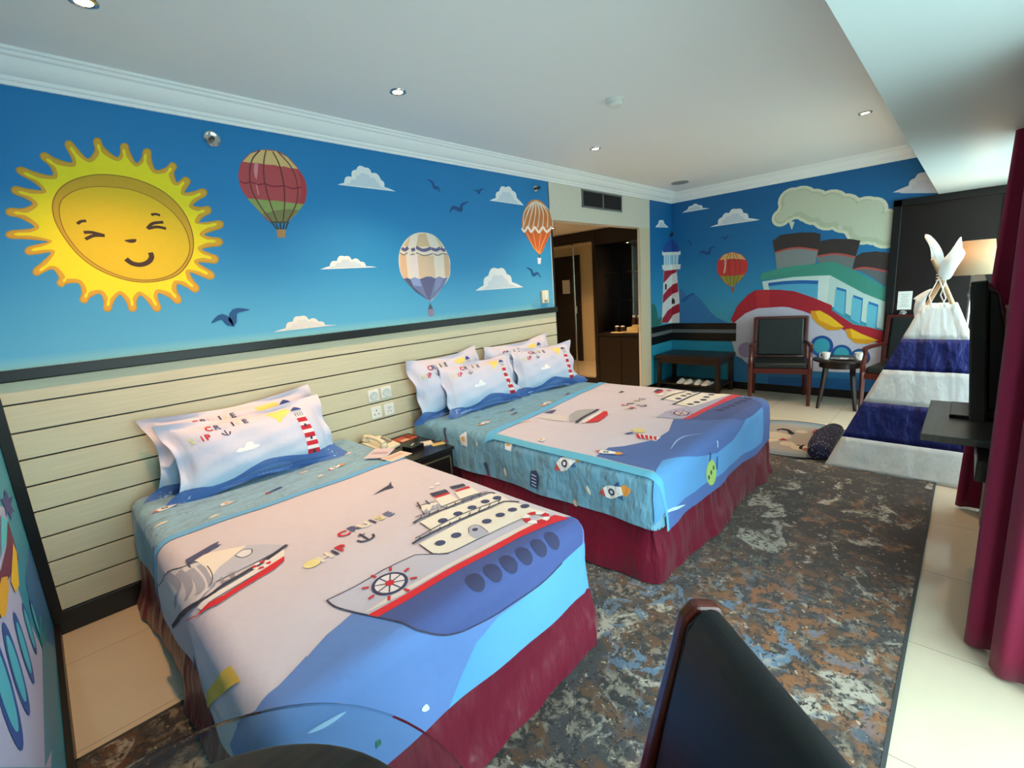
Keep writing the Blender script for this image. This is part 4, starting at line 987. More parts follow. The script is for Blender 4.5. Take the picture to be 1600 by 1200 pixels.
M_greenl = mat('dark_green_leather', '#141d1d', 0.4, bump=(150, 0.001))
armchair((6.205, -1.51, 0), PI+PR(15), 'dark green leather armchair by the painted ship, left of the round table', leather=M_greenl)
armchair((6.19, -2.66, 0), PI-PR(10), 'dark armchair half hidden behind the play tent, right of the round table', leather=M_greenl)
def side_chair(loc, rz, label):
    t = empty('dining_chair', loc, rz, label, 'chair'); w = .27
    for s in (1, -1):
        mk('leg', tube(nb(), [(.20, s*w*.9, 0), (.20, s*w*.9, .42)], [.017, .024], 4), M_mahog, t, bevel=.003)
        bm = nb(); yy = s*w
        out = [(-.335, 0), (-.30, 0), (-.195, .44), (-.215, .60), (-.296, .935), (-.316, .956), (-.358, .948), (-.364, .93), (-.285, .60), (-.272, .44)]
        prism(bm, out, yy-.015, yy+.015, 'y'); mk('back_post', bm, M_mahog, t, bevel=.009, seg=3)
    bm = nb(); box(bm, -.26, .22, -w+.02, w-.02, .37, .43); mk('seat_frame', bm, M_mahog, t, bevel=.004)
    mk('seat', bx(-.25, .235, -w+.005, w-.005, .425, .49), M_leather, t, bevel=.028, seg=4, smooth=True)
    out = [(-.265, .50), (-.215, .50), (-.225, .60), (-.262, .78), (-.296, .925), (-.312, .949), (-.334, .957), (-.352, .949), (-.352, .93), (-.305, .74), (-.275, .60)]
    mk('backrest', prism(nb(), out, -w+.016, w-.016, 'y'), M_leather, t, bevel=.010, seg=4, smooth=True)
    bm = nb()
    for s in (-1,): tube(bm, [(-.219, s*(w-.022), .52), (-.262, s*(w-.022), .76), (-.300, s*(w-.022), .93), (-.322, s*(w-.022), .952)], .004, 8)
    mk('piping', bm, mat('dark_piping', '#0b0b0d', .45), t, smooth=True)
    return t
side_chair((0.43, -2.79, .0135), math.atan2(.62, -.78), 'black leather chair with red wood side frame in the foreground, at the glass table')
# round lamp table between the armchairs
t = empty('side_table', (6.17, -2.10, 0), label='small round dark wood table with splayed legs between the two armchairs', cat='table')
mk('tabletop', lathe(nb(), [(.0, .505), (.235, .505), (.25, .512), (.25, .525), (.243, .53), (0, .53)], seg=40), M_walnut, t, smooth=True)
mk('apron', lathe(nb(), [(.17, .44), (.185, .44), (.185, .506), (.17, .506)], seg=30, cap=False), M_walnut, t, smooth=True)
for i in range(4):
    a = PI/4+i*PI/2+.12; ca, sa = math.cos(a), math.sin(a)
    mk('leg', tube(nb(), [(ca*.16, sa*.16, .50), (ca*.185, sa*.185, .28), (ca*.235, sa*.235, 0)], [.026, .023, .017], 4), M_walnut, t, bevel=.003)
def cup(loc, rz, label, s=1.0, group=None):
    t = empty('cup', loc, rz, label, 'cup', group)
    mk('body', lathe(nb(), [(.0, .002), (.026*s, .0), (.034*s, .03*s), (.038*s, .075*s), (.035*s, .075*s), (.031*s, .03*s), (.0, .008)], seg=24), M_porc, t, smooth=True)
    mk('handle', tube(nb(), [(.034*s, 0, .062*s), (.055*s, 0, .06*s), (.06*s, 0, .04*s), (.05*s, 0, .02*s), (.032*s, 0, .02*s)], .0045*s, 8), M_porc, t, smooth=True)
cup((6.08, -1.99, .53), PR(100), 'white cup on the left edge of the round table', 1.0, None)
cup((6.12, -2.27, .53), PR(170), 'white cup on the right edge of the round table', 1.05, None)
t = empty('tea_tray', (6.10, -2.13, .53), label='small oval silver tray in the middle of the round table', cat='tray')
bm = lathe(nb(), [(0, .0), (.075, 0), (.095, .012), (.092, .014), (.074, .004), (0, .004)], seg=28)
bmesh.ops.scale(bm, vec=(.8, 1.15, 1), verts=bm.verts); mk('dish', bm, M_chrome, t, smooth=True)
t = empty('sachet', (6.06, -2.15, .546), label='white sachet lying on the silver tray', cat='packet')
mk('paper', bx(-.02, .03, -.04, .03, 0, .006), M_plastic, t, bevel=.002)
# luggage bench in the corner
t = empty('luggage_bench', (6.27, -.46, 0), label='dark wooden luggage bench with lower shelf in the corner under the black rails', cat='bench')
x0, x1, y0, y1 = 6.02, 6.56, -.90, -.04
mk('tabletop', bx(x0, x1, y0, y1, .455, .50), M_walnut, t, world=True, bevel=.004)
bm = nb(); box(bm, x0+.02, x0+.04, y0+.05, y1-.05, .39, .455); box(bm, x1-.04, x1-.02, y0+.05, y1-.05, .39, .455); box(bm, x0+.05, x1-.05, y0+.03, y0+.05, .39, .455); box(bm, x0+.05, x1-.05, y1-.05, y1-.03, .39, .455)
mk('apron', bm, M_walnut, t, world=True, bevel=.002)
for X in (x0+.015, x1-.065):
    for Y in (y0+.015, y1-.065): mk('leg', bx(X, X+.05, Y, Y+.05, 0, .456), M_walnut, t, world=True, bevel=.004)
mk('shelf', bx(x0+.03, x1-.03, y0+.03, y1-.03, .10, .125), M_walnut, t, world=True, bevel=.003)
# towelling slippers on its shelf
M_towel = mat('white_towelling', '#dcdcd6', 0.9, bump=(120, 0.004))
def slipper(x, y, rz, label):
    t = empty('slipper', (x, y, .125), rz, label, 'slipper', 'slippers on the bench shelf')
    out = cat([(-.12, .028), (-.06, .036), (.03, .042), (.10, .038), (.13, 0), (.10, -.038), (.03, -.042), (-.06, -.036), (-.12, -.028), (-.135, 0)], True, 3)
    mk('sole', prism(nb(), out, 0, .012), M_towel, t, bevel=.003)
    bm = nb(); R = []
    for i in range(7):
        f = i/6; xx = .0+.105*f; hw = .042-.012*f*f; hh = .045*(1-.55*f)
        R.append([bm.verts.new((xx, hw*math.cos(PI*k/8), .010+hh*math.sin(PI*k/8))) for k in range(9)])
    for i in range(6):
        for k in range(8): bm.faces.new((R[i][k], R[i][k+1], R[i+1][k+1], R[i+1][k]))
    bm.faces.new(R[-1])
    mk('upper', bm, M_towel, t, smooth=True)
for x, y, rz, lb in ((6.16, -.36, PR(180), 'white slipper at the left end of the bench shelf'), (6.15, -.47, PR(172), 'white slipper second from the left on the bench shelf'),
                     (6.17, -.58, PR(186), 'white slipper third from the left on the bench shelf'), (6.15, -.70, PR(176), 'white slipper nearest the right legs of the bench')): slipper(x, y, rz, lb)

# foreground glass table
t = empty('glass_table', (.13, -2.51, .0135), label='round glass topped table with dark wood under-top at the bottom of the photo', cat='table')
gm = mat('table_glass', '#eaf4f1', 0.02, trans=1.0, ior=1.25)
mk('glass_top', lathe(nb(), [(0, .732), (.397, .732), (.40, .736), (.397, .742), (0, .742)], seg=72), gm, t, smooth=True)
mk('under_top', lathe(nb(), [(0, .69), (.315, .69), (.335, .70), (.335, .718), (.328, .722), (0, .722)], seg=64), mat('table_veneer', '#8a6248', 0.4, vary=(9, 0.2, (1, 7, 1))), t, smooth=True)
mk('column', lathe(nb(), [(.0, .03), (.06, .03), (.045, .12), (.035, .4), (.05, .62), (.10, .69), (0, .69)], seg=28), M_walnut, t, smooth=True)
mk('foot', lathe(nb(), [(0, 0), (.22, 0), (.22, .015), (.08, .035), (0, .035)], seg=36), M_walnut, t, smooth=True)
for i in range(4):
    a = i*PI/2+.6; mk('spacer', lathe(nb(), [(0, .722), (.012, .722), (.012, .732), (0, .732)], (.25*math.cos(a), .25*math.sin(a), 0), 12), M_chrome, t, smooth=True)

# ------------------------------------------------------------------ nightstand and what lies on it
t = empty('nightstand', (1.86, -.32, 0), label='black nightstand with thin gold inlay between the two beds', cat='nightstand')
nx0, nx1, ny0, nz = 1.65, 2.045, -.60, .475
mk('carcass', bx(nx0, nx1, ny0+.01, -.06, .05, nz-.022), M_dark, t, world=True, bevel=.002)
mk('top', bx(nx0-.008, nx1+.008, ny0-.005, -.05, nz-.022, nz), mat('nightstand_top', '#1a1716', 0.22), t, world=True, bevel=.002)
bm = nb(); zf = ny0+.008
box(bm, nx0+.03, nx1-.02, zf-.002, zf+.003, nz-.065, nz-.055); box(bm, nx1-.03, nx1-.02, zf-.002, zf+.003, .10, nz-.055); box(bm, nx0+.03, nx0+.04, zf-.002, zf+.003, .10, nz-.055); box(bm, nx0+.03, nx1-.02, zf-.002, zf+.003, .09, .10)
mk('inlay', bm, M_brass, t, world=True)
mk('door', bx(nx0+.045, nx1-.035, zf-.001, zf+.006, .105, nz-.07), M_dark, t, world=True)
mk('plinth', bx(nx0+.02, nx1-.02, ny0+.05, -.08, 0, .05), M_black, t, world=True)
# telephone
M_phone = mat('ivory_plastic', '#e6dcc0', 0.35)
t = empty('telephone', (1.735, -.20, nz), PR(14), 'ivory desk telephone on the nightstand beside the near bed', 'telephone')
bm = nb(); pr = [(-.10, 0), (.10, 0), (.10, .022), (-.10, .062)]
prism(bm, [(a, b) for a, b in pr], -.085, .085, 'x'); bmesh.ops.rotate(bm, cent=(0, 0, 0), matrix=Matrix.Rotation(PI, 3, 'Z'), verts=bm.verts)
mk('body', bm, M_phone, t, bevel=.008, seg=3)
hb = tube(nb(), [(-.055, .085, .088), (-.058, .04, .098), (-.058, -.04, .086), (-.055, -.085, .06)], [.020, .014, .014, .020], 12)
for yy, zz in ((.083, .075), (-.083, .047)): lathe(hb, [(.0, 0), (.026, 0), (.028, .012), (.02, .028), (0, .03)], (-.055, yy, zz-.012), 18)
mk('handset', hb, M_phone, t, smooth=True)
kp = nb(); Rk = Matrix.Translation((.03, 0, .0)) @ Matrix.Identity(4)
for i in range(3):
    for j in range(4):
        yy = .045-.026*j; box(kp, .005+i*.022, .020+i*.022, yy-.009, yy+.009, .038+yy*.2, .050+yy*.2)
mk('keypad', kp, mat('grey_keys', '#8d8b84', 0.5), t, bevel=.001)
cd = tube(nb(), [(-.07, -.09, .04)] + [(-.07-.012+.012*math.cos(i*.9), -.095+.02*math.sin(i*.25)-i*.001, .012+.012*abs(math.sin(i*.9))+.0) for i in range(26)] + [(-.06, .02, .006)], .003, 6)
mk('cord', cd, M_phone, t, smooth=True)
def card(name, x, y, z, w, h, rz, col, label, cat_, th=.002, marks=None, tilt=0):
    t = empty(name, (x, y, z), rz, label, cat_)
    mk('sheet', bx(-w/2, w/2, -h/2, h/2, 0, th), mat('paper_'+col.strip('#'), col, .5), t, bevel=.0004)
    for i, (a, b, c_, d_, cc) in enumerate(marks or []):
        mk('printing', bx(a, b, c_, d_, th, th+.0006), mat('ink_'+cc.strip('#'), cc, .5), t)
    return t
card('leaflet', 1.955, -.155, nz, .15, .12, PR(8), '#b8563c', 'red and orange printed leaflet at the back of the nightstand', 'leaflet', .003, [(-.06, .0, -.05, -.01, '#d8c7b0'), (.01, .06, -.02, .05, '#7d2a20')])
card('notepad', 1.965, -.39, nz, .10, .085, PR(-25), '#e3d8c6', 'cream notepad on the nightstand, nearest the double bed', 'notepad', .007)
card('card', 2.015, -.475, nz, .055, .09, PR(70), '#cdb268', 'small yellow card at the front corner of the nightstand', 'card', .003)
card('card', 2.02, -.42, nz, .03, .11, PR(60), '#3c3a3c', 'narrow black pen-like card between notepad and yellow card', 'card', .006)
t = empty('ashtray_box', (1.86, -.40, nz), PR(12), 'flat black box with two white dots on the nightstand', 'box')
mk('body', bx(-.06, .06, -.045, .045, 0, .028), M_tv, t, bevel=.004)
bm = nb(); lathe(bm, [(0, 0), (.007, 0), (.007, .002), (0, .002)], (-.012, .0, .028), 12); lathe(bm, [(0, 0), (.007, 0), (.007, .002), (0, .002)], (.012, .01, .028), 12)
mk('button', bm, M_plastic, t)
# papers on the near bed
zb = B1['top']+.014
card('paper_card', 1.50, -.60, zb, .13, .17, PR(-52), '#d6c9d2', 'folded pale card on the near bed, left of the pair of papers', 'paper', .003, [(-.05, .05, -.02, .02, '#b3a6b5')])
card('paper_card', 1.53, -.735, zb, .15, .10, PR(8), '#e3cfc0', 'pinkish leaflet on the near bed corner, beside the nightstand', 'paper', .003, [(-.06, .05, -.01, .03, '#d0b5a4')])

# ------------------------------------------------------------------ wall fittings
def wplate(name, x, z, label, kind, group=None):
    t = empty(name, (x, -.022, z), label=label, cat='socket', group=group)
    mk('plate', bx(-.043, .043, -.008, 0, -.043, .043), M_plastic, t, bevel=.004)
    gk = mat('socket_slot', '#55534f', .5)
    if kind == 'round':
        bm = lathe(nb(), [(.0, 0), (.030, 0), (.030, .006), (.026, .008), (.024, .004), (0, .004)], seg=28); bmesh.ops.rotate(bm, cent=(0, 0, 0), matrix=Matrix.Rotation(PI/2, 3, 'X'), verts=bm.verts); bmesh.ops.translate(bm, vec=(0, -.007, 0), verts=bm.verts)
        mk('dial', bm, mat('pale_grey_plastic', '#cdd6d4', .4), t, smooth=True)
    else:
        bm = nb()
        pts = [(0, .014, .006, .012), (-.016, -.014, .010, .006), (.016, -.014, .010, .006)] if kind == 'three' else [(0, 0, .006, .006), (-.012, .012, .007, .005), (.012, .012, .007, .005), (-.012, -.014, .007, .006), (.012, -.014, .007, .006), (0, .018, .005, .008)]
        bm.free()
        for a, b, w_, h_ in pts: mk('slot', bx(a-w_/2, a+w_/2, -.0095, -.0078, b-h_/2, b+h_/2), gk, t)
        mk('switch', bx(.018, .032, -.012, -.007, .022, .034), M_plastic, t, bevel=.001)
wplate('dimmer_switch', 1.817, .817, 'white round dial plate, upper left of the four by the nightstand', 'round')
wplate('dimmer_switch', 1.921, .822, 'white round dial plate, upper right of the four by the nightstand', 'round')
wplate('wall_socket', 1.824, .690, 'white three pin socket plate, lower left of the four plates', 'three')
wplate('wall_socket', 1.930, .690, 'white multi hole socket plate, lower right of the four plates', 'multi')
t = empty('wall_controller', (3.80, 0, 1.405), label='cream wall switch unit on the blue wall by the opening', cat='switch')
mk('body', bx(-.05, .05, -.028, 0, -.062, .062), mat('cream_plastic', '#e2dcc2', .4), t, bevel=.008, seg=3)
mk('lens', bx(-.02, .02, -.032, -.027, -.02, .045), M_plastic, t, bevel=.002); mk('slot', bx(-.025, .025, -.031, -.027, -.045, -.035), mat('socket_slot', '#55534f', .5), t)
t = empty('wall_spout', (1.076, 0, 2.412), label='round recessed metal wall fitting above the painted sun', cat='fitting')
def yaw_lathe(prof, seg=24):
    bm = lathe(nb(), prof, seg=seg); bmesh.ops.rotate(bm, cent=(0, 0, 0), matrix=Matrix.Rotation(PI/2, 3, 'X'), verts=bm.verts); return bm
mk('ring', yaw_lathe([(.026, 0), (.040, 0), (.040, .006), (.034, .010), (.027, .006)]), M_chrome, t, smooth=True)
mk('cup', yaw_lathe([(0, .001), (.026, .001), (.027, .004), (.012, .003), (.010, .018), (0, .018)]), mat('dull_metal', '#4e4b47', .4, .8), t, smooth=True)
t = empty('sprinkler', (3.763, 0, 2.416), label='small metal sidewall sprinkler above the orange painted balloon', cat='sprinkler')
mk('ring', yaw_lathe([(0, 0), (.03, 0), (.028, .006), (0, .006)]), M_chrome, t, smooth=True)
mk('nozzle', yaw_lathe([(0, .006), (.009, .006), (.008, .04), (.004, .05), (.018, .052), (.018, .055), (0, .055)]), mat('dull_metal', '#4e4b47', .4, .8), t, smooth=True)
# air grille
t = empty('air_grille', (4.907, 0, 2.395), label='aluminium two panel air grille above the opening', cat='grille')
gx, gz = .40, .092
bm = nb()
for a in ((-gx, gx, gz-.018, gz), (-gx, gx, -gz, -gz+.018), (-gx, -gx+.018, -gz, gz), (gx-.018, gx, -gz, gz), (-.012, .012, -gz, gz)): box(bm, a[0], a[1], -.012, 0, a[2], a[3])
mk('frame', bm, mat('aluminium', '#8d9091', .4, .8), t, bevel=.002)
mk('backing', bx(-gx+.01, gx-.01, -.002, -.0005, -gz+.01, gz-.01), M_tv, t)
for s in (-1, 1):
    bm = nb(); xa, xb = (-gx+.018, -.012) if s < 0 else (.012, gx-.018)
    for i in range(7):
        z = -gz+.03+i*.0205; box(bm, xa, xb, -.009, -.003, z-.0022, z+.0022)
    for i in range(19):
        x = xa+(xb-xa)*(i+.5)/19; box(bm, x-.0015, x+.0015, -.006, -.002, -gz+.018, gz-.018)
    mk('louvre', bm, mat('dark_aluminium', '#4c4f50', .45, .7), t)

# ------------------------------------------------------------------ ceiling fittings
def downlight(x, y, z, label, power=75, group='recessed ceiling downlights', col=(1.0, .60, .30)):
    t = empty('downlight', (x, y, z), label=label, cat='ceiling light', group=group)
    mk('ring', lathe(nb(), [(.030, 0), (.046, 0), (.044, -.005), (.034, -.007), (.030, -.003)], seg=28), M_chrome, t, smooth=True)
    mk('bulb', lathe(nb(), [(0, -.004), (.028, -.003), (.029, .0), (0, .0)], seg=20), mat('warm_bulb', '#fff0d8', .5, emit=('#ffe2b8', 28)), t, smooth=True)
    d = bpy.data.lights.new('downlight_beam', 'SPOT'); d.energy = power; d.color = col; d.spot_size = PR(110); d.spot_blend = .8; d.shadow_soft_size = .03
    o = bpy.data.objects.new('downlight_beam', d); COL.objects.link(o); o.parent = t; o.location = (0, 0, -.012)
downlight(.545, -.652, ZC, 'ceiling downlight at the top left edge, above the painted sun', 85, col=(1.0, .50, .19))
downlight(1.867, -.652, ZC, 'ceiling downlight above the gap between the beds')
downlight(3.813, -.652, ZC, 'ceiling downlight above the far bed, near the air grille')
downlight(4.887, -2.36, ZC, 'ceiling downlight beside the dropped soffit, above the rug and tent')
t = empty('smoke_detector', (3.011, -1.337, ZC), label='round white smoke detector on the ceiling', cat='smoke detector')
mk('base', lathe(nb(), [(0, 0), (.058, 0), (.058, -.012), (0, -.012)], seg=32), M_plastic, t, smooth=True)
mk('cap', lathe(nb(), [(.050, -.012), (.050, -.022), (.040, -.040), (.022, -.046), (0, -.047)], seg=32, cap=False), M_plastic, t, smooth=True)
mk('indicator', lathe(nb(), [(0, -.045), (.004, -.045), (.003, -.049), (0, -.049)], (.022, -.01, .004), 10), mat('indicator_dark', '#333333', .4), t)
bx_, by_ = 5.95, -.42
t = empty('ceiling_disc', (bx_, by_, ZC), label='flat grey ceiling disc near the far corner of the room', cat='vent')
mk('disc', lathe(nb(), [(0, 0), (.10, 0), (.10, -.006), (.06, -.010), (0, -.010)], seg=32), mat('grey_disc', '#8e9294', .5), t, smooth=True)
# ------------------------------------------------------------------ far door
d = empty('door_1', (L, -2.84, 0)); d['kind'] = 'structure'
M_door = mat('door_veneer', '#160e0c', .35, vary=(6, .35, (3, 3, .5)))
bm = nb(); box(bm, L-.035, L+.004, -2.475, -2.405, 0, ZS-.002); box(bm, L-.035, L+.004, -3.262, -2.405, 2.05, ZS-.002); box(bm, L-.035, L+.004, -3.262, -3.20, 0, ZS-.002)
mk('door_frame', bm, M_black, d, world=True, bevel=.004)
mk('door_leaf', bx(L+.004, L+.045, -3.21, -2.465, 0.005, 2.055), M_door, d, world=True, bevel=.002)
bm = lathe(nb(), [(0, 0), (.028, 0), (.028, .006), (.012, .010), (.012, .035), (.026, .045), (.030, .060), (.024, .074), (0, .078)], seg=24)
bmesh.ops.rotate(bm, cent=(0, 0, 0), matrix=Matrix.Rotation(-PI/2, 3, 'Y'), verts=bm.verts); bmesh.ops.translate(bm, vec=(L+.004, -2.555, .97), verts=bm.verts)
mk('door_knob', bm, M_chrome, d, world=True, smooth=True)
t = empty('door_hanger', (L-.002, -2.56, 1.10), label='white notice card hanging above the knob of the far door', cat='sign')
mk('card', bx(-.002, .0015, -.058, .058, -.095, .095), M_plastic, t, bevel=.0005)
bm = nb()
for i in range(7): box(bm, -.0035, -.002, -.035+(i%3)*.006, .035-(i%2)*.01, .06-i*.02, .064-i*.02)
mk('printing', bm, mat('grey_ink', '#8b8b88', .6), t)

# ------------------------------------------------------------------ entry corridor: mirrored wardrobe, minibar
WX = 5.9
t = empty('wardrobe', (6.2, 1.2, 0), label='dark wardrobe with mirrored sliding doors inside the entry corridor', cat='wardrobe')
bm = nb(); box(bm, WX, 6.6, .78, .84, 0, 2.235); box(bm, WX, 6.6, 1.95, 2.0, 0, 2.235); box(bm, WX, 6.6, .84, 1.95, 2.09, 2.235); box(bm, WX, 6.6, .84, 1.95, 0, .13); box(bm, WX, WX+.1, 1.60, 1.95, .13, 2.09)
mk('carcass', bm, M_dark, t, world=True, bevel=.002)
M_mir = mat('mirror_glass', '#d9d6cc', 0.01, 1.0)
for y0_, y1_, xo in ((.845, 1.20, .02), (1.17, 1.60, .045)):
    q = mk('mirror_door', bx(WX+xo, WX+xo+.012, y0_+.012, y1_-.012, .15, 2.08), M_mir, t, world=True)
    bm = nb(); box(bm, WX+xo-.006, WX+xo+.016, y0_, y0_+.016, .13, 2.09); box(bm, WX+xo-.006, WX+xo+.016, y1_-.022, y1_, .13, 2.09); box(bm, WX+xo-.006, WX+xo+.016, y0_, y1_, .13, .15); box(bm, WX+xo-.006, WX+xo+.016, y0_, y1_, 2.075, 2.09)
    mk('door_trim', bm, M_chrome, q, world=True)
# minibar unit
t = empty('minibar_cabinet', (6.2, .45, 0), label='dark minibar cabinet at the right of the opening, with counter', cat='cabinet')
mk('carcass', bx(WX+.02, 6.55, .045, .775, 0, .765), M_dark, t, world=True, bevel=.002)
for y0_, y1_ in ((.05, .405), (.415, .77)):
    q = mk('door', bx(WX, WX+.02, y0_, y1_, .06, .75), M_dark, t, world=True, bevel=.002)
mk('counter', bx(WX-.01, 6.55, .04, .778, .765, .80), M_dark, t, world=True, bevel=.003)
mk('upper_fascia', bx(WX, 6.55, .04, .778, 2.03, 2.235), M_dark, t, world=True)
mk('back_panel', bx(6.52, 6.55, .55, .778, .80, 2.03), mat('gloss_dark_panel', '#1a1210', .08), t, world=True)
mk('mirror', bx(6.50, 6.53, .04, .55, .80, 2.03), M_mir, t, world=True)
mk('corner_strip', bx(6.49, 6.50, .545, .56, .80, 2.03), M_chrome, t, world=True)
for z in (1.24, 1.63):
    mk('glass_shelf', bx(6.10, 6.485, .045, .775, z, z+.008), mat('shelf_glass', '#d8efe8', .02, trans=1.0, ior=1.3), t, world=True)
def spotl(x, y, z, label, power, group):
    downlight(x, y, z, label, power, group)
spotl(6.15, .42, 2.03, 'small warm spotlight under the minibar fascia', 34, None)
spotl(5.1, .9, 2.24, 'warm ceiling spotlight in the entry corridor, above the mirrored doors', 90, None)
spotl(5.0, 2.2, 2.24, 'warm ceiling spotlight at the far end of the entry corridor', 80, None)
def mug(x, y, label):
    t = empty('mug', (x, y, .80), label=label, cat='mug')
    mk('body', lathe(nb(), [(0, 0), (.030, 0), (.034, .05), (.034, .085), (.030, .085), (.028, .01), (0, .008)], seg=20), mat('dark_glaze', '#3a2a28', .2), t, smooth=True)
    mk('lid', lathe(nb(), [(0, .10), (.012, .10), (.034, .088), (.034, .085), (0, .085)], seg=20), M_porc, t, smooth=True)
mug(5.99, .52, 'dark lidded mug on the minibar counter, nearer the wardrobe'); mug(5.99, .43, 'dark lidded mug on the minibar counter, beside the cream napkins')
def bottle(x, y, z, label):
    t = empty('jar', (x, y, z), label=label, cat='jar')
    mk('body', lathe(nb(), [(0, 0), (.034, 0), (.036, .02), (.036, .07), (.022, .09), (.018, .10), (0, .10)], seg=20), mat('brown_glass', '#4b2a22', .15), t, smooth=True)
    mk('stopper', lathe(nb(), [(0, .10), (.022, .10), (.024, .125), (.01, .135), (0, .135)], seg=16), M_porc, t, smooth=True)
t = empty('tea_caddy', (6.05, .27, .80), label='cream stepped tea caddy on the right of the minibar counter', cat='tray')
M_cr = mat('cream_ceramic', '#e6cf96', .4)
mk('tray', bx(-.10, .10, -.085, .16, 0, .018), M_cr, t, bevel=.006); mk('box', bx(-.06, .10, -.08, .10, .018, .075), M_cr, t, bevel=.008); mk('rack', bx(-.02, .10, -.08, .04, .075, .105), M_cr, t, bevel=.006)
bottle(6.09, .305, .905, 'left brown jar on top of the cream tea caddy'); bottle(6.09, .225, .905, 'right brown jar on top of the cream tea caddy')
t = empty('napkin', (5.93, .47, .80), label='folded cream napkins at the front of the minibar counter', cat='napkin')
mk('cloth', bx(-.035, .02, -.08, .10, 0, .016), M_cr, t, bevel=.008, seg=3)
# entrance door reflected in the mirrors
d = empty('door_2', (CX0, 2.75, 0)); d['kind'] = 'structure'
mk('door_leaf', bx(CX0+.001, CX0+.04, 2.47, 3.18, 0, 2.08), M_door, d, world=True, bevel=.003)
mk('door_notice', bx(CX0+.04, CX0+.043, 2.75, 2.93, 1.35, 1.62), M_plastic, d, world=True)
mk('door_handle', bx(CX0+.04, CX0+.075, 2.53, 2.56, .95, 1.10), M_chrome, d, world=True, bevel=.006)

# ------------------------------------------------------------------ rugs
def rug_mat():
    m = bpy.data.materials.new('distressed_rug_pile'); m.use_nodes = True; N = m.node_tree.nodes; K = m.node_tree.links; b = N['Principled BSDF']
    tc = N.new('ShaderNodeTexCoord')
    def noise(scale, det, loc=(0, 0, 0), sc_=(1, 1, 1), dist=0, rough=.6):
        mp = N.new('ShaderNodeMapping'); mp.inputs['Location'].default_value = loc; mp.inputs['Scale'].default_value = sc_; K.new(tc.outputs['Object'], mp.inputs[0])
        n = N.new('ShaderNodeTexNoise'); n.inputs['Scale'].default_value = scale; n.inputs['Detail'].default_value = det; n.inputs['Distortion'].default_value = dist; n.inputs['Roughness'].default_value = rough
        K.new(mp.outputs[0], n.inputs['Vector']); return n.outputs[0]
    def step(src, lo, hi):
        r = N.new('ShaderNodeMapRange'); r.inputs['From Min'].default_value = lo; r.inputs['From Max'].default_value = hi; r.clamp = True; K.new(src, r.inputs[0]); return r.outputs[0]
    def mixc(f, a, c2):
        x = N.new('ShaderNodeMix'); x.data_type = 'RGBA'; K.new(f, x.inputs[0])
        if isinstance(a, str): x.inputs[6].default_value = (*lin(a), 1)
        else: K.new(a, x.inputs[6])
        if isinstance(c2, str): x.inputs[7].default_value = (*lin(c2), 1)
        else: K.new(c2, x.inputs[7])
        return x.outputs[2]
    def mul(a, c2):
        x = N.new('ShaderNodeMath'); x.operation = 'MULTIPLY'; K.new(a, x.inputs[0]); K.new(c2, x.inputs[1]); return x.outputs[0]
    sp = N.new('ShaderNodeSeparateXYZ'); K.new(tc.outputs['Object'], sp.inputs[0])
    def blob(cx, cy, r):
        cxy = N.new('ShaderNodeCombineXYZ'); cxy.inputs[0].default_value = cx; cxy.inputs[1].default_value = cy
        d = N.new('ShaderNodeVectorMath'); d.operation = 'DISTANCE'; K.new(tc.outputs['Object'], d.inputs[0]); K.new(cxy.outputs[0], d.inputs[1])
        return step(d.outputs['Value'], r, r*.45)
    def mx_(a, b2):
        x = N.new('ShaderNodeMath'); x.operation = 'MAXIMUM'; K.new(a, x.inputs[0]); K.new(b2, x.inputs[1]); return x.outputs[0]
    base = mixc(step(noise(22, 8, dist=.5, rough=.7), .47, .58), '#262321', '#857b6b')
    base = mixc(step(noise(7, 6, (3, 1, 0)), .48, .56), base, '#3a3838')
    brown = mul(step(noise(5, 5, (8, 2, 0), dist=.6), .50, .56), step(noise(20, 5, (1, 5, 0)), .42, .52)); base = mixc(brown, base, '#5a3d22')
    # rusty patch in the near middle, blue patches beside the near bed
    rust = mul(mx_(blob(.15, -.78, .85), blob(1.2, -.75, .55)), step(noise(13, 6, (7, 0, 0), dist=.5), .49, .57)); base = mixc(rust, base, '#84552c')
    blue = mul(blob(-.2, -.40, .65), step(noise(9, 4, (2, 9, 0), dist=.8), .54, .59)); base = mixc(blue, base, '#5b7891')
    dk = mul(blob(1.45, -.75, 1.25), step(noise(7, 6, (4, 8, 0), dist=.5), .42, .50)); base = mixc(dk, base, '#2f241a')
    pale = mul(step(noise(4.2, 6, (11, 4, 0), dist=.8), .57, .62), step(noise(30, 4), .38, .5)); base = mixc(pale, base, '#a8a192')
    base = mixc(step(noise(46, 5, (5, 5, 0), dist=.3), .56, .62), base, '#221f1e'); base = mixc(step(noise(40, 5, (9, 2, 0), dist=.3), .63, .68), base, '#aea591')
    K.new(base, b.inputs['Base Color']); b.inputs['Roughness'].default_value = .9; b.inputs['Sheen Weight'].default_value = .2
    bp = N.new('ShaderNodeBump'); bp.inputs['Strength'].default_value = .6; bp.inputs['Distance'].default_value = .006
    K.new(noise(170, 3), bp.inputs['Height']); K.new(bp.outputs[0], b.inputs['Normal'])
    return m
t = empty('area_rug', (2.1, -2.0, 0), label='large distressed dark rug in charcoal, rust and cream under both beds', cat='rug')
mk('pile', bx(.025, 4.24, -2.985, -.995, 0, .012), rug_mat(), t, world=True)
bm = nb()
for a in ((.02, 4.25, -2.995, -2.983), (.02, 4.25, -.997, -.985), (.015, .027, -2.995, -.985), (4.238, 4.25, -2.995, -.985)): box(bm, *a, 0, .0135)
mk('binding', bm, mat('rug_binding', '#3e4344', .8), t, world=True)
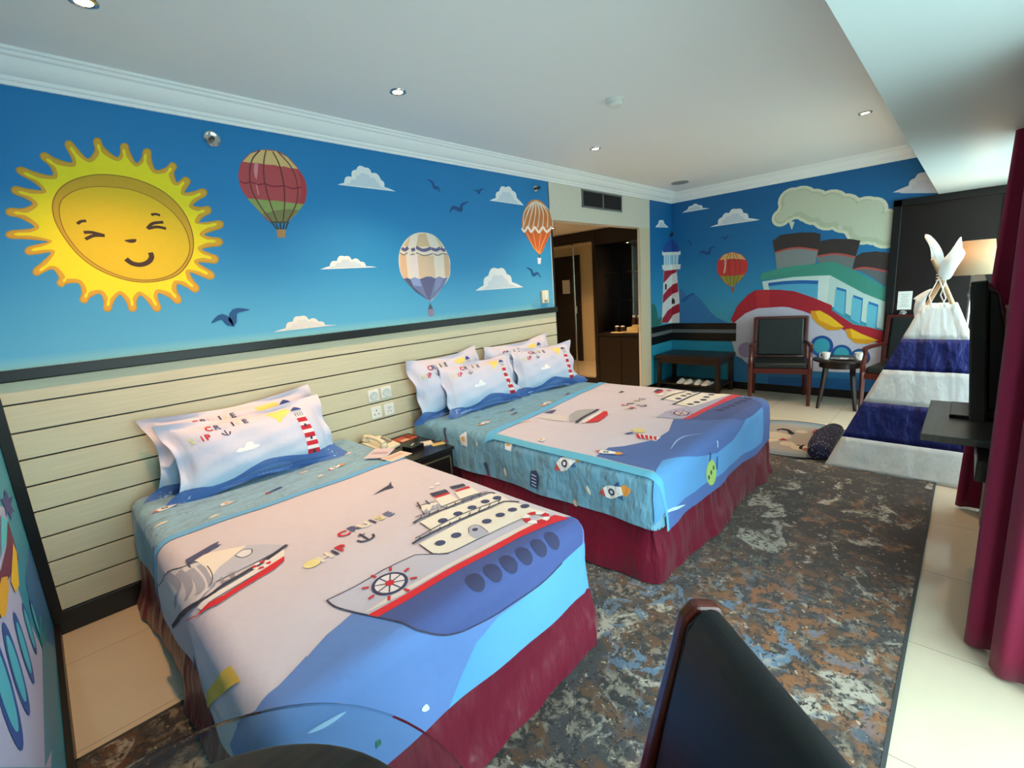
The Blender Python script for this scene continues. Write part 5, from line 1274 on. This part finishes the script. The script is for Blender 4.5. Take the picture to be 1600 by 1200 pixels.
# round children's rug
class Flat(Surface):
    def __init__(s, z): super().__init__(); s.z = z; s.lay = .0006
    def map(s, a, b, off): return Vector((a, b, s.z+off))
    def px(s, u, v):
        r = ray(u, v); t = (s.z-CAMLOC.z)/r.z; return (CAMLOC.x+r.x*t, CAMLOC.y+r.y*t)
t = empty('round_rug', (4.82, -1.99, 0), label='round grey nautical play rug beside the tent and far bed', cat='rug')
R = Flat(.012); ci = lambda r, n=48: [(4.80+r*math.cos(i*2*PI/n), -2.0+r*math.sin(i*2*PI/n)) for i in range(n)]
R.add(ci(.55), '#23262c', 0); R.draw(ci(.53), '#7c8a94', 1); R.draw(ci(.46), '#8f9a9f', 2); R.draw(ci(.40), '#a39b92', 3)
TR = (1170, 630, 8.0)
R.d(TR, [(345,330),(420,318),(500,330),(560,370),(575,390),(530,395),(500,385),(480,350),(400,335),(360,345)], '#1e1c24', 5)
R.d(TR, [(785,375),(830,330),(1000,325),(980,350),(940,345),(890,390)], '#8e2b33', 5); R.d(TR, [(820,345),(930,340),(880,372),(830,365)], '#c98f84', 6)
R.d(TR, [(165,450),(230,430),(245,485),(190,490)], '#a32c30', 5); R.d(TR, [(375,465),(430,440),(490,470)], '#a32c30', 5); R.d(TR, [(240,440),(380,450),(370,475),(250,488)], '#d2c3ae', 5)
R.k(TR, [(600,525),(660,545),(640,580)], .018, '#1e1c24', 5); R.k(TR, [(690,525),(640,560),(700,590),(760,600)], .018, '#1e1c24', 5); R.e(TR, 715, 575, .018, '#a32c30', 6)
for x, y, r in ((330,400,.10),(390,410,.09),(660,360,.05),(990,360,.05),(1030,395,.06),(480,510,.06),(640,560,.07),(820,555,.06)): R.e(TR, x, y, r, '#c8bba6', 4)
mk('backing', lathe(nb(), [(0, 0), (.55, 0), (.55, .0118), (0, .0118)], (4.80, -2.0, 0), 48), mat('round_rug_edge', '#23262c', .9), t, world=True)
o = R.obj('pile', [mat('round_rug_pile', attr=True, rough=.95, bump=(200, .003))]); o.location = -t.location; o.parent = t

# ------------------------------------------------------------------ play tent
def cone_lerp(p, q, f): return Vector(p)+(Vector(q)-Vector(p))*f
TX0, TX1, TY0, TY1 = 4.25, 5.31, -3.42, -2.375
AP = Vector((4.78, -2.900, 1.362))      # where the poles cross
t = empty('play_tent', (4.72, -2.86, 0), label='blue and white striped play tent with crossed poles by the window', cat='tent')
cor = [Vector((TX0, TY1, .0)), Vector((TX0, TY0, .0)), Vector((TX1, TY0, .0)), Vector((TX1, TY1, .0))]
M_tw = mat('white_canvas', '#fbfdfd', .7, bump=(12, .05, (1, 1, .35)), bstr=.9, transl=.65); M_tb = mat('blue_canvas', '#1b2a78', .6, bump=(12, .05, (1, 1, .35)), bstr=.9, transl=.2)
M_pine = mat('pine_pole', '#c9a67c', .5, vary=(10, .15, (5, 5, 1)))
ztop = 1.18
bands = [(0, .229, 0), (.229, .489, 1), (.489, .724, 0), (.724, .943, 1), (.943, ztop, 0)]
def face_pt(i, u, z, bulge=0):
    k0 = .022; a, b = [c+Vector((k0*(1 if c.x > AP.x else -1), k0*(1 if c.y > AP.y else -1), 0)) for c in (cor[i], cor[(i+1) % 4])]; f = z/(AP.z+.05)
    AQ = AP+Vector((0, 0, .05)); p, q = cone_lerp(a, AQ, f), cone_lerp(b, AQ, f)
    # keep a small opening at the neck where poles cross
    m = p+(q-p)*u
    n = (b-a).cross(AP-a).normalized()
    return m + n*bulge
for i in range(4):
    for z0_, z1_, c_ in bands:
        bm = nb(); nu, nz_ = 26, 7; G_ = []
        for r in range(nz_+1):
            row = []
            for k_ in range(nu+1):
                u = k_/nu; z = z0_+(z1_-z0_)*r/nz_
                bl = (.010*math.sin(u*19+i)*math.sin(z*7+u*3)+.006*math.sin(u*47+z*9+i*2))*math.sin(PI*u)*(1-z*.5)-.03*math.sin(PI*u)**2*(1-z/AP.z)*1.0*math.sin(PI*min(1, z*2+.1))*.6
                p = face_pt(i, u, z, bl); p.z = max(p.z, .006)
                row.append(bm.verts.new(p))
            G_.append(row)
        for r in range(nz_):
            for k_ in range(nu): bm.faces.new((G_[r][k_], G_[r][k_+1], G_[r+1][k_+1], G_[r+1][k_]))
        o = mk('canvas_panel', bm, M_tb if c_ else M_tw, t, smooth=True, world=True)
        md = o.modifiers.new('thick', 'SOLIDIFY'); md.thickness = .002
for i, cn in enumerate(cor):
    o_ = cn+(cn-AP).normalized()*.0; end = AP+(AP-cn)*.10+Vector(((i % 2)*.02-.01, ((i//2) % 2)*.02-.01, 0))
    inw = (Vector((AP.x, AP.y, 0))-cn).normalized()*.010
    mk('pole', tube(nb(), [cn+inw+Vector((0, 0, .012)), AP+inw*.8, end], .0125, 10), M_pine, t, smooth=True, world=True)
bm = tube(nb(), [(AP.x+.035*math.cos(a*.7), AP.y+.035*math.sin(a*.7), AP.z-.02+.0022*a) for a in range(28)], .004, 6)
tube(bm, [AP+Vector((-.03, .02, 0)), AP+Vector((-.07, .06, -.12)), face_pt(0, .3, 1.16, .004)], .004, 6)
tube(bm, [AP+Vector((-.03, -.02, 0)), AP+Vector((-.06, 0, -.12)), face_pt(0, .7, 1.16, .004)], .004, 6)
tube(bm, [AP+Vector((-.03, .02, -.0)), AP+Vector((-.075, -.03, -.14)), face_pt(0, .55, 1.16, .004)], .004, 6)
mk('rope', bm, mat('white_cord', '#e9e9e4', .7), t, smooth=True, world=True)
def flag(pts, y_off, label=None):
    """a pointed cloth flag with soft folds, in the plane facing the room"""
    out = cat(pts, True, 4); bm = nb()
    A = [bm.verts.new((AP.x-.03+.012*math.sin(b*40+a*15)+y_off, a, b)) for a, b in out]
    c = bm.verts.new((AP.x-.05+y_off, sum(p[0] for p in out)/len(out), sum(p[1] for p in out)/len(out)))
    for i in range(len(A)): bm.faces.new((A[i], A[(i+1) % len(A)], c))
    o = mk('flag', bm, M_tw, t, smooth=True, world=True); md = o.modifiers.new('thick', 'SOLIDIFY'); md.thickness = .006
def pf_(u, v, x=4.67):
    r = ray(u, v); k_ = (x-CAMLOC.x)/r.x; return (CAMLOC.y+r.y*k_, CAMLOC.z+r.z*k_)
flag([pf_(*p) for p in ((1444,366),(1458,372),(1473,396),(1474,425),(1464,428),(1455,408),(1452,388))], 0)
flag([pf_(*p) for p in ((1501,369),(1503,385),(1508,397),(1495,418),(1482,437),(1466,430),(1470,410),(1485,392))], -.025)
flag([pf_(*p) for p in ((1455,452),(1447,464),(1440,490),(1428,500),(1426,485),(1428,470),(1425,468),(1440,458))], .02)
# quilted bolster lying at the tent's foot
t = empty('bolster', (4.40, -2.30, .0), label='navy speckled bolster cushion on the floor beside the tent', cat='cushion')
bm = nb(); P_ = [Vector((4.30, -2.30, .078)), Vector((4.42, -2.29, .09)), Vector((4.7, -2.27, .09)), Vector((5.0, -2.28, .07)), Vector((5.12, -2.28, .05))]
tube(bm, [(4.265, -2.30, .075)] + P_ + [(5.16, -2.28, .05)], [.02, .075, .088, .086, .07, .05, .02], 18, flat=.85)
def speck():
    m = bpy.data.materials.new('navy_speckled_cotton'); m.use_nodes = True; N = m.node_tree.nodes; K = m.node_tree.links; b = N['Principled BSDF']
    tc = N.new('ShaderNodeTexCoord'); v = N.new('ShaderNodeTexVoronoi'); v.inputs['Scale'].default_value = 62; K.new(tc.outputs['Object'], v.inputs['Vector'])
    r = N.new('ShaderNodeMapRange'); r.inputs['From Min'].default_value = .22; r.inputs['From Max'].default_value = .16; K.new(v.outputs[0], r.inputs[0])
    x = N.new('ShaderNodeMix'); x.data_type = 'RGBA'; K.new(r.outputs[0], x.inputs[0]); x.inputs[6].default_value = (*lin('#171a3a'), 1); x.inputs[7].default_value = (*lin('#c9cfe4'), 1)
    K.new(x.outputs[2], b.inputs['Base Color']); b.inputs['Roughness'].default_value = .8; return m
mk('cover', bm, speck(), t, smooth=True, world=True)

# ------------------------------------------------------------------ floor lamp behind the tent
t = empty('floor_lamp', (5.72, -3.05, 0), label='floor lamp with beige drum shade in front of the far door', cat='lamp')
bm = nb(); n = 48; prof = [(.150, 1.35), (.112, 1.625)]
A = [[bm.verts.new((r*math.cos(k*2*PI/n), r*math.sin(k*2*PI/n), z)) for k in range(n)] for r, z in prof]
for k in range(n): bm.faces.new((A[0][k], A[0][(k+1) % n], A[1][(k+1) % n], A[1][k]))
sh = mk('lamp_shade', bm, mat('lamp_linen', '#c2a988', .8, bump=(200, .001), transl=.35), t, smooth=True); md = sh.modifiers.new('thick', 'SOLIDIFY'); md.thickness = .002
mk('pole', lathe(nb(), [(0, .02), (.011, .02), (.011, 1.34), (.006, 1.36), (.006, 1.50), (0, 1.50)], seg=16), M_chrome, t, smooth=True)
mk('collar', lathe(nb(), [(0, 1.17), (.018, 1.17), (.020, 1.185), (.018, 1.20), (0, 1.20)], seg=16), M_chrome, t, smooth=True)
mk('foot', lathe(nb(), [(0, 0), (.13, 0), (.13, .012), (.02, .025), (0, .025)], seg=32), M_chrome, t, smooth=True)
mk('bulb', lathe(nb(), [(0, 1.47), (.02, 1.48), (.03, 1.51), (.02, 1.54), (0, 1.55)], seg=16), mat('lamp_bulb', '#ffe9c8', .5, emit=('#ffc98a', 18)), t, smooth=True)
ld = bpy.data.lights.new('lamp_glow', 'POINT'); ld.energy = 5; ld.color = (1, .68, .38); ld.shadow_soft_size = .03
lo = bpy.data.objects.new('lamp_glow', ld); COL.objects.link(lo); lo.parent = t; lo.location = (0, 0, 1.58)

# ------------------------------------------------------------------ television, its desk and the low panel
t = empty('wall_desk', (3.4, -3.2, 0), label='dark floating desk under the television by the curtains', cat='desk')
mk('worktop', bx(2.90, 3.62, -3.36, -2.945, .69, .722), mat('desk_laminate', '#4a4744', .3, vary=(8, .15, (1, 8, 1))), t, world=True, bevel=.003)
mk('bracket', bx(2.72, 3.60, -3.36, -3.13, .60, .69), M_tv, t, world=True, bevel=.004)
t = empty('low_partition', (3.9, -3.34, 0), label='grey beige low panel standing between the curtains behind the television', cat='panel')
M_gb = mat('grey_beige_laminate', '#8f897e', .45)
mk('board', bx(3.70, 3.86, -3.46, -3.20, 0, 1.21), M_gb, t, world=True, bevel=.002)
mk('cap', bx(3.69, 3.87, -3.46, -3.195, 1.21, 1.225), mat('pale_edge', '#b9b4a8', .45), t, world=True)
t = empty('television', (3.3, -3.12, .72), label='black flat television on the desk, seen edge-on', cat='television')
Rt = Matrix.Translation((0, -3.098, .79)) @ Matrix.Rotation(PR(-4.5), 4, 'X')
bm = bx(2.93, 3.86, -.052, 0, 0, .60, M=Rt); mk('screen_housing', bm, M_tv, t, world=True, bevel=.006)
mk('screen', bx(2.95, 3.84, .0, .002, .02, .58, M=Rt), mat('tv_screen', '#030304', .05), t, world=True)
bm = prism(nb(), [(-.05, .03), (-.05, .57), (-.085, .54), (-.105, .40), (-.11, .12), (-.09, .05)], 2.98, 3.80, 'x'); bmesh.ops.transform(bm, matrix=Rt, verts=bm.verts)
mk('rear_shell', bm, M_tv, t, world=True, bevel=.01)
mk('stand', bx(3.25, 3.55, -3.19, -3.03, .722, .74), M_tv, t, world=True, bevel=.004); mk('neck', bx(3.36, 3.44, -3.17, -3.13, .735, .83), M_tv, t, world=True)

# ------------------------------------------------------------------ curtains
def curtain(pts, z0, z1, amp, label, m, fold=.07, seed=1, flare=0.0, lean=0.0):
    bm = nb(); rr = random.Random(seed)
    P = [Vector((a, b)) for a, b in cat(pts, False, 14)]
    S_ = [0]
    for i in range(1, len(P)): S_.append(S_[-1]+(P[i]-P[i-1]).length)
    rows = []; H = 22
    ctr = sum((p for p in P), Vector((0, 0)))/len(P)
    for r in range(H+1):
        f = r/H; row = []
        for i, p in enumerate(P):
            tg = (P[min(i+1, len(P)-1)]-P[max(i-1, 0)]).normalized(); nn = Vector((-tg.y, tg.x)); s = S_[i]
            w = amp*(math.sin(s/fold*PI+.7*math.sin(f*2.2+seed))*(.55+.45*f)+.25*math.sin(s/fold*5+f*2+seed))
            q = p+nn*w+(p-ctr)*flare*f; q.y += lean*(f-1)*max(0, (p.y+3.45)/.3)
            row.append(bm.verts.new((q.x, q.y, z1+(z0-z1)*f)))
        rows.append(row)
    for r in range(H):
        for i in range(len(P)-1): bm.faces.new((rows[r][i], rows[r][i+1], rows[r+1][i+1], rows[r+1][i]))
    o = mk('curtain', bm, m, smooth=True); md = o.modifiers.new('thick', 'SOLIDIFY'); md.thickness = .002
    tag(o, label, 'curtain')
    return o
M_cur = mat('burgundy_curtain', '#8e1440', .75, sheen=.15, transl=.28, bump=(220, .0008))
curtain([(2.62,-3.40),(2.56,-3.30),(2.60,-3.19),(2.50,-3.17),(2.46,-3.26),(2.40,-3.21),(2.34,-3.30),(2.30,-3.40)], .015, 2.28, .018, 'magenta floor length curtain nearest the camera, at the right edge', M_cur, .06, 3)
curtain([(3.88,-3.47),(3.90,-3.36),(3.93,-3.24),(3.90,-3.12),(3.97,-3.13),(4.00,-3.24),(4.06,-3.17),(4.12,-3.28),(4.20,-3.36),(4.22,-3.48)], .015, 2.28, .012, 'dark burgundy curtain behind the television and tent', M_cur, .06, 5, lean=.045)
